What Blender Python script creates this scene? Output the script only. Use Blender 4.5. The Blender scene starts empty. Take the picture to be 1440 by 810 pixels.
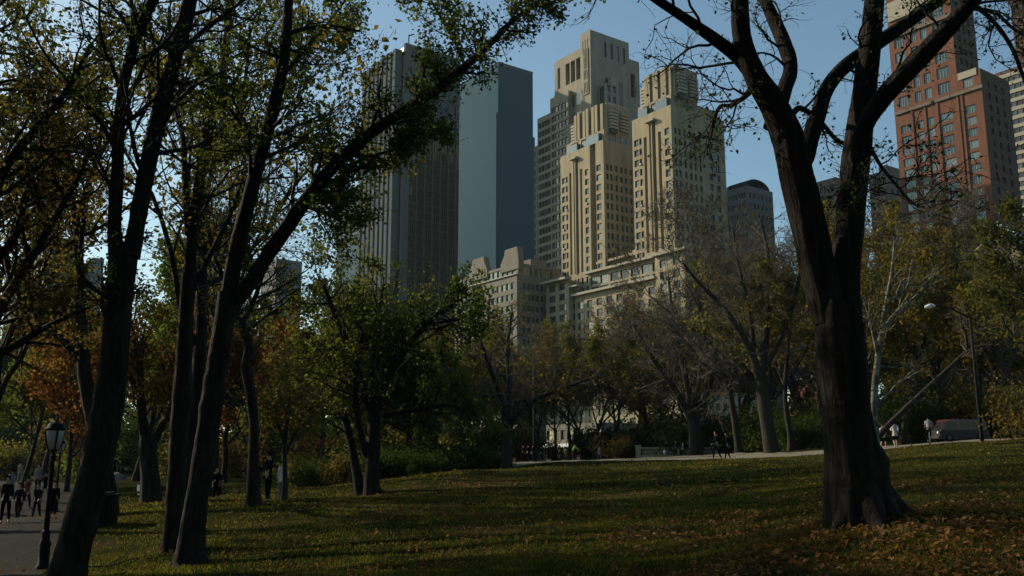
import bpy, bmesh, math, random
import numpy as np
from mathutils import Vector, Matrix

# ------------------------------------------------------------------ basics
SC = bpy.context.scene
COL = SC.collection
RAD = math.radians
F = 1315.0                      # focal length in pixels of the 1440 wide photograph
PITCH = RAD(10.64)
EZ = 3.0                        # eye height above the path
CT, ST = math.cos(PITCH), math.sin(PITCH)
SUN_AZ = 27.0                   # degrees forward of straight left
SUN_EL = 27.0
SUN_E = 5.0
SKY_S = 0.13
SKY_DUST = 1.3
EXPO = 0.05
HAZE = 0.00006
rng = np.random.default_rng(7)
random.seed(7)

def ray(px, py):
    a = (px - 720.0) / F
    b = (405.0 - py) / F
    return Vector((a, CT - b * ST, ST + b * CT))

def P(px, py, Y):
    r = ray(px, py)
    k = Y / r.y
    return np.array((r.x * k, Y, EZ + r.z * k))

def link(o, parent=None):
    COL.objects.link(o)
    if parent is not None:
        o.parent = parent
    return o

def tag(o, label=None, cat=None, group=None, kind=None):
    if label: o['label'] = label
    if cat: o['category'] = cat
    if group: o['group'] = group
    if kind: o['kind'] = kind
    return o

def empty(name, loc=(0, 0, 0), rz=0.0, label=None, cat=None, group=None):
    o = bpy.data.objects.new(name, None)
    o.empty_display_size = 0.3
    link(o)
    o.location = loc
    o.rotation_euler = (0, 0, rz)
    return tag(o, label, cat, group)

def fast_mesh(name, verts, faces, mats=(), smooth=False, midx=None):
    """verts (n,3), faces (m,k) with one k"""
    me = bpy.data.meshes.new(name)
    verts = np.asarray(verts, dtype=np.float32)
    faces = np.asarray(faces, dtype=np.int32)
    m, k = faces.shape
    me.vertices.add(len(verts))
    me.vertices.foreach_set('co', verts.ravel())
    me.loops.add(m * k)
    me.loops.foreach_set('vertex_index', faces.ravel())
    me.polygons.add(m)
    me.polygons.foreach_set('loop_start', np.arange(0, m * k, k, dtype=np.int32))
    try:
        me.polygons.foreach_set('loop_total', np.full(m, k, dtype=np.int32))
    except Exception:
        pass
    for mt in mats:
        me.materials.append(mt)
    if midx is not None:
        me.polygons.foreach_set('material_index', np.asarray(midx, dtype=np.int32))
    me.polygons.foreach_set('use_smooth', np.full(m, smooth, dtype=bool))
    me.update(calc_edges=True)
    me.validate()
    return me

def mobj(name, me, parent=None):
    return link(bpy.data.objects.new(name, me), parent)

class MB:
    """collects quads / boxes / tubes into one mesh"""
    def __init__(s):
        s.v, s.f, s.m, s.mats = [], [], [], []
    def mi(s, mt):
        if mt not in s.mats: s.mats.append(mt)
        return s.mats.index(mt)
    def face(s, pts, mt):
        n = len(s.v); s.v.extend([tuple(p) for p in pts])
        s.f.append(tuple(range(n, n + len(pts)))); s.m.append(s.mi(mt))
    def box(s, x0, x1, y0, y1, z0, z1, mt):
        n = len(s.v); k = s.mi(mt)
        s.v += [(x0,y0,z0),(x1,y0,z0),(x1,y1,z0),(x0,y1,z0),(x0,y0,z1),(x1,y0,z1),(x1,y1,z1),(x0,y1,z1)]
        for q in ((0,3,2,1),(4,5,6,7),(0,1,5,4),(1,2,6,5),(2,3,7,6),(3,0,4,7)):
            s.f.append(tuple(n + i for i in q)); s.m.append(k)
    def lathe(s, prof, mt, k=12, c=(0, 0)):
        n = len(s.v); mm = s.mi(mt)
        for r, z in prof:
            for i in range(k):
                a = 2 * math.pi * i / k
                s.v.append((c[0] + r * math.cos(a), c[1] + r * math.sin(a), z))
        for j in range(len(prof) - 1):
            for i in range(k):
                i2 = (i + 1) % k
                s.f.append((n + j*k + i, n + j*k + i2, n + (j+1)*k + i2, n + (j+1)*k + i)); s.m.append(mm)
        s.f.append(tuple(n + i for i in range(k))[::-1]); s.m.append(mm)
        s.f.append(tuple(n + (len(prof)-1)*k + i for i in range(k))); s.m.append(mm)
    def tube(s, pts, r, mt, k=8):
        pts = [Vector(p) for p in pts]
        rr = r if hasattr(r, '__len__') else [r] * len(pts)
        n = len(s.v); mm = s.mi(mt)
        for i, p in enumerate(pts):
            t = (pts[min(i+1, len(pts)-1)] - pts[max(i-1, 0)]).normalized()
            ref = Vector((0, 0, 1)) if abs(t.z) < .9 else Vector((1, 0, 0))
            a = t.cross(ref).normalized(); b = t.cross(a)
            for j in range(k):
                w = 2 * math.pi * j / k
                q = p + a * (rr[i] * math.cos(w)) + b * (rr[i] * math.sin(w))
                s.v.append(tuple(q))
        for i in range(len(pts) - 1):
            for j in range(k):
                j2 = (j + 1) % k
                s.f.append((n+i*k+j, n+i*k+j2, n+(i+1)*k+j2, n+(i+1)*k+j)); s.m.append(mm)
        s.f.append(tuple(n + j for j in range(k))[::-1]); s.m.append(mm)
        s.f.append(tuple(n + (len(pts)-1)*k + j for j in range(k))); s.m.append(mm)
    def mesh(s, name, smooth=False):
        me = bpy.data.meshes.new(name)
        me.from_pydata(s.v, [], s.f)
        for m in s.mats: me.materials.append(m)
        me.polygons.foreach_set('material_index', s.m)
        me.polygons.foreach_set('use_smooth', [smooth] * len(s.f))
        me.update()
        return me
    def build(s, name, parent=None, smooth=False):
        return mobj(name, s.mesh(name, smooth), parent)

# ------------------------------------------------------------------ materials
def new_mat(name):
    m = bpy.data.materials.new(name); m.use_nodes = True
    nt = m.node_tree; nt.nodes.clear()
    out = nt.nodes.new('ShaderNodeOutputMaterial')
    return m, nt, out

def node(nt, kind, **kw):
    n = nt.nodes.new(kind)
    for k, v in kw.items():
        if k in n.inputs: n.inputs[k].default_value = v
        else: setattr(n, k, v)
    return n

def ramp(nt, stops):
    n = nt.nodes.new('ShaderNodeValToRGB')
    cr = n.color_ramp
    while len(cr.elements) < len(stops): cr.elements.new(0.5)
    for e, (p, c) in zip(cr.elements, stops):
        e.position = p; e.color = (c[0], c[1], c[2], 1)
    return n

def surf(name, c0, c1, rough=.8, scale=1.0, stretch=(1, 1, 1), bump=0.0, metal=0.0, spec=.3, detail=6, bscale=None):
    m, nt, out = new_mat(name)
    tc = node(nt, 'ShaderNodeTexCoord')
    mp = node(nt, 'ShaderNodeMapping'); mp.inputs['Scale'].default_value = stretch
    nt.links.new(tc.outputs['Object'], mp.inputs[0])
    nz = node(nt, 'ShaderNodeTexNoise', Scale=scale, Detail=detail, Roughness=.6)
    nt.links.new(mp.outputs[0], nz.inputs['Vector'])
    rp = ramp(nt, [(.3, c0), (.7, c1)])
    nt.links.new(nz.outputs['Fac'], rp.inputs[0])
    b = node(nt, 'ShaderNodeBsdfPrincipled', Roughness=rough, Metallic=metal)
    b.inputs['Specular IOR Level'].default_value = spec
    nt.links.new(rp.outputs[0], b.inputs['Base Color'])
    if bump:
        nz2 = node(nt, 'ShaderNodeTexNoise', Scale=bscale or scale * 4, Detail=4)
        nt.links.new(mp.outputs[0], nz2.inputs['Vector'])
        bp = node(nt, 'ShaderNodeBump', Strength=bump, Distance=.05)
        nt.links.new(nz2.outputs['Fac'], bp.inputs['Height'])
        nt.links.new(bp.outputs[0], b.inputs['Normal'])
    nt.links.new(b.outputs[0], out.inputs[0])
    return m

def plain(name, c, rough=.7, metal=0.0, spec=.3):
    return surf(name, tuple(x * .85 for x in c), tuple(min(1, x * 1.15) for x in c), rough, 3.0, metal=metal, spec=spec)

def leaf_mat(name, cols, trans=.45):
    """each leaf its own colour from the ramp, each tree a slight shift of it"""
    m, nt, out = new_mat(name)
    g = node(nt, 'ShaderNodeNewGeometry')
    oi = node(nt, 'ShaderNodeObjectInfo')
    tc = node(nt, 'ShaderNodeTexCoord')
    nz = node(nt, 'ShaderNodeTexNoise', Scale=.55, Detail=2)
    nt.links.new(tc.outputs['Object'], nz.inputs['Vector'])
    a = node(nt, 'ShaderNodeMath', operation='MULTIPLY'); a.inputs[1].default_value = .55
    nt.links.new(g.outputs['Random Per Island'], a.inputs[0])
    b = node(nt, 'ShaderNodeMath', operation='MULTIPLY_ADD'); b.inputs[1].default_value = 1.1
    nt.links.new(nz.outputs['Fac'], b.inputs[0]); nt.links.new(a.outputs[0], b.inputs[2])
    c = node(nt, 'ShaderNodeMath', operation='MULTIPLY_ADD'); c.inputs[1].default_value = .3; 
    nt.links.new(oi.outputs['Random'], c.inputs[0]); nt.links.new(b.outputs[0], c.inputs[2])
    d = node(nt, 'ShaderNodeMath', operation='SUBTRACT'); d.inputs[1].default_value = .47
    nt.links.new(c.outputs[0], d.inputs[0])
    n = len(cols)
    rp = ramp(nt, [(i / max(1, n - 1), col) for i, col in enumerate(cols)])
    nt.links.new(d.outputs[0], rp.inputs[0])
    df = node(nt, 'ShaderNodeBsdfDiffuse'); tr = node(nt, 'ShaderNodeBsdfTranslucent')
    nt.links.new(rp.outputs[0], df.inputs[0])
    tm = node(nt, 'ShaderNodeMix', data_type='RGBA', blend_type='MULTIPLY'); tm.inputs[0].default_value = 1
    tm.inputs[7].default_value = (2.15, 2.1, 1.2, 1)          # light through a leaf is yellower than light off it
    nt.links.new(rp.outputs[0], tm.inputs[6]); nt.links.new(tm.outputs[2], tr.inputs[0])
    mx = node(nt, 'ShaderNodeMixShader'); mx.inputs[0].default_value = trans
    nt.links.new(df.outputs[0], mx.inputs[1]); nt.links.new(tr.outputs[0], mx.inputs[2])
    nt.links.new(mx.outputs[0], out.inputs[0])
    return m

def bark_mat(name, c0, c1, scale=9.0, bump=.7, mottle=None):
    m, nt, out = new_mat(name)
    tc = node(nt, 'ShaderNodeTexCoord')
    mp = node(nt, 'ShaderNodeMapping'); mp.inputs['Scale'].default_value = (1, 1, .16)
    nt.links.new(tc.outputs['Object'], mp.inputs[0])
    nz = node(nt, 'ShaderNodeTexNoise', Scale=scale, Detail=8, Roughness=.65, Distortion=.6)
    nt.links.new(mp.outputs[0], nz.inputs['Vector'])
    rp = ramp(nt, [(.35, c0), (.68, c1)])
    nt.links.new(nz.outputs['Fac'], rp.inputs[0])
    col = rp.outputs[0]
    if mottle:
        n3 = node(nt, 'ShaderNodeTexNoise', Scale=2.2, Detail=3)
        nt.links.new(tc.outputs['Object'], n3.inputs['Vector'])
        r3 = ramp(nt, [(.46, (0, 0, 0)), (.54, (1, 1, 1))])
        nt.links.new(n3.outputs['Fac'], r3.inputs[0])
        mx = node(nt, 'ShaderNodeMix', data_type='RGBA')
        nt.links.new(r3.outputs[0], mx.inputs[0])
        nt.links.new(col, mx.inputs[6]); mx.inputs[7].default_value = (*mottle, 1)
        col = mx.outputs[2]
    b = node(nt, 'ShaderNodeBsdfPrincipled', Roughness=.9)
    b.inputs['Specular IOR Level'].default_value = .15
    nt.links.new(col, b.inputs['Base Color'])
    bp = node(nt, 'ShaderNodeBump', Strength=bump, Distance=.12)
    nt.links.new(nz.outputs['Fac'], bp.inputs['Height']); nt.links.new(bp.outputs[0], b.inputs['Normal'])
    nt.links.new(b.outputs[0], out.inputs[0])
    return m

def glass_mat(name, tint, rough=.06, metal=.85, vary=.0, alt=None, spec=.6):
    """reflecting window glass; 'alt' is the share of windows with pale blinds drawn"""
    m, nt, out = new_mat(name)
    b = node(nt, 'ShaderNodeBsdfPrincipled', Roughness=rough, Metallic=metal)
    b.inputs['Base Color'].default_value = (*tint, 1)
    b.inputs['Specular IOR Level'].default_value = spec
    if alt:
        g = node(nt, 'ShaderNodeNewGeometry'); oi = node(nt, 'ShaderNodeObjectInfo')
        ad = node(nt, 'ShaderNodeMath', operation='ADD')
        nt.links.new(g.outputs['Random Per Island'], ad.inputs[0]); nt.links.new(oi.outputs['Random'], ad.inputs[1])
        fr = node(nt, 'ShaderNodeMath', operation='FRACT'); nt.links.new(ad.outputs[0], fr.inputs[0])
        rp = ramp(nt, [(0, tuple(x * .6 for x in tint)), (1 - alt - .25, tint), (1 - alt, tuple(x * 1.6 for x in tint)), (1 - alt + .02, (.16, .17, .15)), (1, (.24, .24, .2))])
        nt.links.new(fr.outputs[0], rp.inputs[0]); nt.links.new(rp.outputs[0], b.inputs['Base Color'])
    nt.links.new(b.outputs[0], out.inputs[0])
    return m

M = {}
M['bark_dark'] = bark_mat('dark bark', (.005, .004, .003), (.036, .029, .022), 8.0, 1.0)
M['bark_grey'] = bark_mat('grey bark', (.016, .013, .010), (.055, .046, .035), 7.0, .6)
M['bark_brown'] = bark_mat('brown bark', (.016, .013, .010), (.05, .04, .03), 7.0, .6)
M['bark_pale'] = bark_mat('pale mottled bark', (.12, .115, .09), (.24, .23, .185), 3.0, .3, mottle=(.07, .065, .05))
M['twig'] = surf('twig bark', (.05, .042, .033), (.115, .096, .076), .9, 5.0)
M['twig_dark'] = surf('dark twig bark', (.008, .007, .006), (.024, .02, .016), .9, 5.0)
GREEN = [(.022, .034, .009), (.042, .060, .015), (.075, .092, .022), (.12, .125, .03)]
OLIVE = [(.030, .034, .011), (.056, .057, .017), (.088, .078, .024), (.125, .10, .031)]
GOLD = [(.030, .032, .007), (.065, .055, .011), (.105, .078, .018), (.15, .105, .025)]
ORANGE = [(.035, .026, .008), (.065, .040, .012), (.105, .052, .014), (.14, .07, .018)]
RUSSET = [(.035, .020, .010), (.075, .032, .013), (.12, .042, .014), (.14, .062, .018)]
BROWN = [(.042, .034, .016), (.075, .058, .024), (.105, .075, .028), (.14, .10, .034)]
M['leaf_green'] = leaf_mat('green leaves', GREEN)
M['leaf_olive'] = leaf_mat('olive leaves', OLIVE)
M['leaf_gold'] = leaf_mat('gold leaves', GOLD)
M['leaf_orange'] = leaf_mat('orange leaves', ORANGE)
M['leaf_russet'] = leaf_mat('russet leaves', RUSSET)
M['leaf_brown'] = leaf_mat('brown leaves', BROWN)
M['leaf_dark'] = leaf_mat('dark green leaves', [(.014, .022, .007), (.026, .042, .012), (.044, .062, .017)], .35)
M['leaf_fallen'] = leaf_mat('fallen leaves', [(.035, .021, .012), (.085, .044, .020), (.16, .078, .030), (.24, .13, .045), (.25, .175, .115)], .15)
M['blade'] = leaf_mat('grass blades', [(.020, .025, .007), (.042, .046, .011), (.082, .077, .019), (.12, .098, .034)], .38)
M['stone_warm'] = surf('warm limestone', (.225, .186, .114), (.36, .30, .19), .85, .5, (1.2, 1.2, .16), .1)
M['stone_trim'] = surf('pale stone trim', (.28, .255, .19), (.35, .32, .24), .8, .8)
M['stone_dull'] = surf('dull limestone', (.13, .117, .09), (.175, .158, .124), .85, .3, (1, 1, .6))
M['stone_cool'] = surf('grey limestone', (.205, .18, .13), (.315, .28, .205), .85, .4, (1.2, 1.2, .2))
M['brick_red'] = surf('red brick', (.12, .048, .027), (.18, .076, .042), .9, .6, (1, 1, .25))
M['brick_side'] = surf('brown and shaded-side brick', (.085, .045, .033), (.12, .065, .046), .9, .5)
M['brick_brown'] = surf('brown stone', (.13, .105, .085), (.18, .15, .12), .9, .5)
M['far_wall'] = surf('far wall', (.11, .117, .117), (.15, .157, .155), .9, .2)
M['glass_dark'] = glass_mat('window glass', (.06, .07, .068), .08, .6, alt=.28)
M['glass_green'] = glass_mat('green window glass', (.10, .13, .12), .06, .7, alt=.16)
M['glass_terrace'] = glass_mat('terrace glass', (.13, .15, .155), .1, .7)
M['glass_blue'] = glass_mat('blue tower glass', (.021, .060, .088), .0, .0, spec=.05)
for _n in M['glass_blue'].node_tree.nodes:
    if _n.type == 'BSDF_PRINCIPLED': _n.inputs['Specular Tint'].default_value = (.42, .72, 1, 1)
M['glass_bronze'] = glass_mat('bronze tower glass', (.045, .052, .054), .0, .92)
M['frame_dark'] = plain('dark frames', (.05, .05, .045), .5)
M['frame_pale'] = plain('pale frames', (.35, .34, .3), .6)
M['alu'] = plain('grey metal panel', (.085, .102, .106), .9, .0, spec=.03)
M['panel_dark'] = plain('dark metal panel', (.045, .045, .044), .45, .3)
M['band_blue'] = plain('blue grey spandrel', (.03, .055, .075), .7, .0, spec=.05)
M['iron'] = plain('black painted iron', (.008, .008, .008), .7, spec=.1)
M['steel_dark'] = plain('dark steel pole', (.012, .011, .010), .7, spec=.1)
M['lamp_glass'] = plain('milky lamp glass', (.34, .34, .32), .3)
M['white_paint'] = plain('white paint', (.75, .75, .72), .5)
# ------------------------------------------------------------------ terrain
CTRL = [(58,805,26),(0,812,21),(100,731,49),(20,728,49),(150,722,49),(190,677,75),(315,680,70),(90,674,100),(210,706,45),(357,711,34),
        (245,772,25),(265,797,22.5),(90,812,20),(400,702,36),(520,697,45),(640,662,52),(590,674,47),(470,705,40),(713,656,65),
        (720,812,13.5),(720,742,22),(720,703,33),(720,672,48),(900,651,72),(800,651,75),(1010,647,66),(1000,702,28),(1000,765,16),(1000,812,12),
        (1210,712,12),(1440,812,8.5),(1440,720,14),(1440,655,28),(1440,622,50),(1258,629,63),(1150,641,60),(1350,621,62),(1150,690,25),
        (500,812,15),(500,745,25),(350,812,18),(640,655,95),(900,645,100),(1200,628,95),(590,690,60),(555,692,75),(640,678,68),(480,694,70),(380,683,60),
        (-300,812,22),(-300,725,50),(-200,674,100),(1800,640,30),(1800,610,60),(1700,600,100)]
_c = np.array([P(*c) for c in CTRL])
_extra = np.array([(0,0,EZ-1.65),(-8,4,EZ-2.0),(8,4,EZ-1.3),(0,-12,EZ-1.6),(-15,-12,EZ-2.4),(16,-12,EZ-.9),
                   (-60,130,EZ-.9),(0,130,EZ-.2),(70,130,EZ+1.2),(-70,60,EZ-2.8),(-60,10,EZ-2.9),(60,10,EZ+.6),(-30,130,EZ-.8),(35,130,EZ+.3)])
_c = np.vstack([_c, _extra])
def _U(r2):
    return np.where(r2 > 1e-9, r2 * np.log(np.maximum(r2, 1e-9)), 0)
_S = 50.0
_xy = _c[:, :2] / _S
_n = len(_c)
_K = _U(((_xy[:, None] - _xy[None]) ** 2).sum(-1)) + np.eye(_n) * .004
_Pm = np.hstack([np.ones((_n, 1)), _xy])
_A = np.vstack([np.hstack([_K, _Pm]), np.hstack([_Pm.T, np.zeros((3, 3))])])
_W = np.linalg.solve(_A, np.concatenate([_c[:, 2], np.zeros(3)]))
def terrain(X, Y):
    X = np.atleast_1d(np.asarray(X, float)); Y = np.atleast_1d(np.asarray(Y, float))
    sh = X.shape
    q = np.stack([np.clip(X.ravel(), -65, 65), np.clip(Y.ravel(), -12, 130)], 1) / _S
    out = np.empty(len(q))
    for i in range(0, len(q), 20000):
        qq = q[i:i+20000]
        out[i:i+20000] = _U(((qq[:, None] - _xy[None]) ** 2).sum(-1)) @ _W[:_n] + _W[_n] + qq @ _W[_n+1:]
    # small bumps of a worn lawn
    XX, YY = X.ravel(), Y.ravel()
    out += .035 * np.sin(XX * .9 + 1.3 * np.sin(YY * .37)) * np.sin(YY * .71 + .5) + .02 * np.sin(XX * 2.1 + YY * 1.7)
    return out.reshape(sh)
def tz(x, y): return float(terrain(x, y)[0])
def ground(px, Y):
    z = EZ - 1.5
    for _ in range(4):
        X = (px - 720.0) / F * (Y * CT + (z - EZ) * ST)
        z = tz(X, Y)
    return Vector((X, Y, z))
def py_of(p):
    d = p[1] * CT + (p[2] - EZ) * ST
    return 405 - F * (-p[1] * ST + (p[2] - EZ) * CT) / d

def axis_lines(lo, hi, step, far):
    a = list(np.arange(lo, hi + 1e-6, step))
    s, x = step, hi
    while x < far: s *= 1.35; x += s; a.append(x)
    s, x = step, lo
    while x > -far: s *= 1.35; x -= s; a.insert(0, x)
    return np.array(a)

def grid_sheet(xs, ys, lift=0.0):
    XX, YY = np.meshgrid(xs, ys)
    ZZ = terrain(XX, YY) + lift
    v = np.stack([XX.ravel(), YY.ravel(), ZZ.ravel()], 1)
    nx, ny = len(xs), len(ys)
    i = (np.arange(ny - 1)[:, None] * nx + np.arange(nx - 1)[None]).ravel()
    return v, np.stack([i, i + 1, i + nx + 1, i + nx], 1)

def ground_material():
    m, nt, out = new_mat('lawn soil')
    tc = node(nt, 'ShaderNodeTexCoord')
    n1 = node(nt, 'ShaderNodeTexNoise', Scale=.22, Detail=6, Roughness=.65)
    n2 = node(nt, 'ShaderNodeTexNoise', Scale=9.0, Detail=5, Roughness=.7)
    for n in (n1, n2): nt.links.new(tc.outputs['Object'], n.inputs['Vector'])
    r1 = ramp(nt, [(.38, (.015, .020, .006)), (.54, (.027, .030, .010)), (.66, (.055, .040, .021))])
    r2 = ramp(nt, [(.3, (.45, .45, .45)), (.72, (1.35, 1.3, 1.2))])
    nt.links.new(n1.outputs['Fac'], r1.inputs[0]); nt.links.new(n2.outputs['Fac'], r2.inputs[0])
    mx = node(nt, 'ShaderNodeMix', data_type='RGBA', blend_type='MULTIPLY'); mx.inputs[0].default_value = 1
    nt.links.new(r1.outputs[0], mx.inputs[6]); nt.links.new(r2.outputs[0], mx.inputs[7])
    b = node(nt, 'ShaderNodeBsdfPrincipled', Roughness=1.0); b.inputs['Specular IOR Level'].default_value = .0
    nt.links.new(mx.outputs[2], b.inputs['Base Color'])
    bp = node(nt, 'ShaderNodeBump', Strength=.6, Distance=.06)
    nt.links.new(n2.outputs['Fac'], bp.inputs['Height']); nt.links.new(bp.outputs[0], b.inputs['Normal'])
    nt.links.new(b.outputs[0], out.inputs[0])
    return m
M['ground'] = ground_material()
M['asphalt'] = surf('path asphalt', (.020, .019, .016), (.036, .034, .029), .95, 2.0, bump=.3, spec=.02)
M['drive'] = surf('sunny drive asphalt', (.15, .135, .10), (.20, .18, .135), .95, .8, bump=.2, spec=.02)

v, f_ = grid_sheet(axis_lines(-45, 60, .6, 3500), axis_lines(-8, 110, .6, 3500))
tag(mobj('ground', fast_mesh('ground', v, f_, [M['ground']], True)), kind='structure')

def ribbon(name, left, right, lift, mt, n=90, m=8, skirt=0):
    """a strip between two polylines of ground points, laid on the terrain"""
    def res(pl, n):
        pl = np.array(pl, float); d = np.concatenate([[0], np.cumsum(np.linalg.norm(np.diff(pl, axis=0), axis=1))])
        t = np.linspace(0, d[-1], n); return np.stack([np.interp(t, d, pl[:, 0]), np.interp(t, d, pl[:, 1])], 1)
    L, R = res(left, n), res(right, n)
    w = np.linspace(0, 1, m)
    G = L[:, None] * (1 - w)[None, :, None] + R[:, None] * w[None, :, None]
    Z = terrain(G[..., 0], G[..., 1]) + lift
    v = np.concatenate([G, Z[..., None]], -1).reshape(-1, 3)
    i = (np.arange(n - 1)[:, None] * m + np.arange(m - 1)[None]).ravel()
    o = mobj(name, fast_mesh(name, v, np.stack([i, i + 1, i + m + 1, i + m], 1), [mt], True))
    return tag(o, kind='structure')
def g2(px, Y): p = ground(px, Y); return (p.x, p.y)
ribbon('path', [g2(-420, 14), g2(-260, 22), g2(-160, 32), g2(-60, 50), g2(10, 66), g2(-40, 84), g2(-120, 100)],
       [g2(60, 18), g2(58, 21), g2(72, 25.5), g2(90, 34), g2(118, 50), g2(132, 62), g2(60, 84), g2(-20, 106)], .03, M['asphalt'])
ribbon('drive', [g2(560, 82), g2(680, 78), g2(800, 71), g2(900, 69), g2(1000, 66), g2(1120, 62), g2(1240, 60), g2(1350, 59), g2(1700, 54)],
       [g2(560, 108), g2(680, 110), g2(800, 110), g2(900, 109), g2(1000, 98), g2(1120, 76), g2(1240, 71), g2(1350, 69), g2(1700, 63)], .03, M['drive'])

# grass blades and fallen leaves
def scatter(n, y0, y1, power, pxr=(-60, 1500)):
    u = rng.random(n)
    Y = (y0 ** (1 - power) + u * (y1 ** (1 - power) - y0 ** (1 - power))) ** (1 / (1 - power)) if power != 1 else y0 * (y1 / y0) ** u
    X = (pxr[0] - 720 + rng.random(n) * (pxr[1] - pxr[0])) / F * Y * CT
    return X, Y
def on_path(X, Y):
    px = 720 + F * X / (Y * CT)
    e = np.interp(Y, [18, 25.5, 34, 50, 62, 84], [62, 76, 94, 122, 136, 60])
    return px < e
def on_drive(X, Y):
    px = 720 + F * X / (Y * CT)
    a = np.interp(px, [560, 680, 800, 900, 1000, 1120, 1240, 1350, 1700], [82, 78, 71, 69, 66, 62, 60, 59, 54])
    return (Y > a - .1) & (Y < a + 36) & (Y < 110) & ((px < 1000) | (Y < a + 12))
X, Y = scatter(300000, 7.0, 60, 1.25)
k = ~on_path(X, Y) & ~on_drive(X, Y); X, Y = X[k], Y[k]
cl = np.sin(X * 1.7 + 2 * np.sin(Y * .9)) * np.sin(Y * 1.3 + X * .4) + .7 * np.sin(X * .45 - Y * .3)
k = rng.random(len(X)) < .62 + .36 * cl; X, Y = X[k], Y[k]
Z = terrain(X, Y); n = len(X)
h = (.022 + .032 * rng.random(n)) * (1 + Y / 60); w = .005 * (1 + Y / 11)
a = rng.random(n) * 6.283; le = (rng.random(n) * .9) * h; la = rng.random(n) * 6.283
b0 = np.stack([X - np.cos(a) * w, Y - np.sin(a) * w, Z - .01], 1); b1 = np.stack([X + np.cos(a) * w, Y + np.sin(a) * w, Z - .01], 1)
tp = np.stack([X + np.cos(la) * le, Y + np.sin(la) * le, Z + h], 1)
tag(mobj('grass', fast_mesh('grass', np.stack([b0, b1, tp], 1).reshape(-1, 3), np.arange(3 * n).reshape(-1, 3), [M['blade']])),
    'short autumn grass covering the lawn and its slope', 'grass', kind='stuff')

def leaf_cards(C, size, droop=.3, flat=None):
    n = len(C)
    d = rng.normal(size=(n, 3)); d[:, 2] -= droop
    if flat is not None: d[:, 2] *= flat
    d /= np.linalg.norm(d, axis=1)[:, None]
    r = rng.normal(size=(n, 3))
    if flat is not None: r = np.tile((0, 0, 1.), (n, 1)) + rng.normal(size=(n, 3)) * .35
    w = np.cross(d, r); w /= np.linalg.norm(w, axis=1)[:, None] + 1e-9
    nn = np.cross(w, d)
    L = (size * (.6 + .8 * rng.random(n)))[:, None] if np.isscalar(size) else (size * (.6 + .8 * rng.random(n)))[:, None]
    wd = .36 * L * (.8 + .4 * rng.random((n, 1)))
    v = np.stack([C, C + d * L * .45 + w * wd + nn * L * .1, C + d * L, C + d * L * .45 - w * wd + nn * L * .1], 1)
    return v.reshape(-1, 3), np.arange(4 * n).reshape(-1, 4)
Xa, Ya = scatter(20000, 7.0, 62, 1.1)
Xb, Yb = scatter(16000, 7.0, 24, .6, (850, 1500))
Xc, Yc = scatter(5000, 15, 60, .6, (60, 700))
X = np.concatenate([Xa, Xb, Xc]); Y = np.concatenate([Ya, Yb, Yc])
pat = np.sin(X * .6 + 1.5 * np.sin(Y * .5)) * np.sin(Y * .8 - X * .2) + .6 * np.sin(X * 1.9) * np.sin(Y * 1.6)
k = (rng.random(len(X)) < .38 + .6 * pat) & ~(on_drive(X, Y) & (rng.random(len(X)) < .8)); X, Y = X[k], Y[k]
C = np.stack([X, Y, terrain(X, Y) + .03 + .03 * rng.random(len(X))], 1)
v, f_ = leaf_cards(C, .05 * (1 + Y / 26), 0, .5)
tag(mobj('fallen_leaves', fast_mesh('fallen_leaves', v, f_, [M['leaf_fallen']])),
    'orange and tan fallen leaves strewn over the lawn', 'leaves', kind='stuff')

# ------------------------------------------------------------------ trees
def norm(a): return a / (np.linalg.norm(a, axis=-1, keepdims=True) + 1e-9)
def walk(start, d, length, r0, N, wig, trop, r1f=.35):
    B = len(start); pts = np.empty((B, N + 1, 3)); pts[:, 0] = start; d = norm(d)
    st = (length / N)[:, None]
    for i in range(N):
        d = norm(d + rng.normal(size=(B, 3)) * wig + np.array((0, 0, trop)))
        pts[:, i + 1] = pts[:, i] + d * st
    t = np.linspace(0, 1, N + 1)[None]
    return pts, r0[:, None] * (1 - t * (1 - r1f))
def spawn(pts, rad, length, n, t0, t1, ang, asd, lr, rr, tip=True):
    B, N1, _ = pts.shape; N = N1 - 1
    t = t0 + (t1 - t0) * (np.arange(n)[None] + rng.random((B, n))) / n
    if tip: t[:, -1] = .995
    x = t * N; i = np.minimum(x.astype(int), N - 1); fr = (x - i)[..., None]
    bi = np.arange(B)[:, None]
    p = pts[bi, i] * (1 - fr) + pts[bi, i + 1] * fr
    tan = norm(pts[bi, i + 1] - pts[bi, i])
    r = rad[bi, i] * (1 - fr[..., 0]) + rad[bi, i + 1] * fr[..., 0]
    q = rng.normal(size=tan.shape); perp = norm(q - (q * tan).sum(-1, keepdims=True) * tan)
    an = np.radians(ang + asd * rng.normal(size=(B, n)))
    if tip: an[:, -1] *= .35
    d = np.cos(an)[..., None] * tan + np.sin(an)[..., None] * perp
    L = length[:, None] * lr * (1.15 - .55 * t) * (.65 + .7 * rng.random((B, n)))
    return p.reshape(-1, 3), d.reshape(-1, 3), L.ravel(), (r * rr).ravel()
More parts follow.
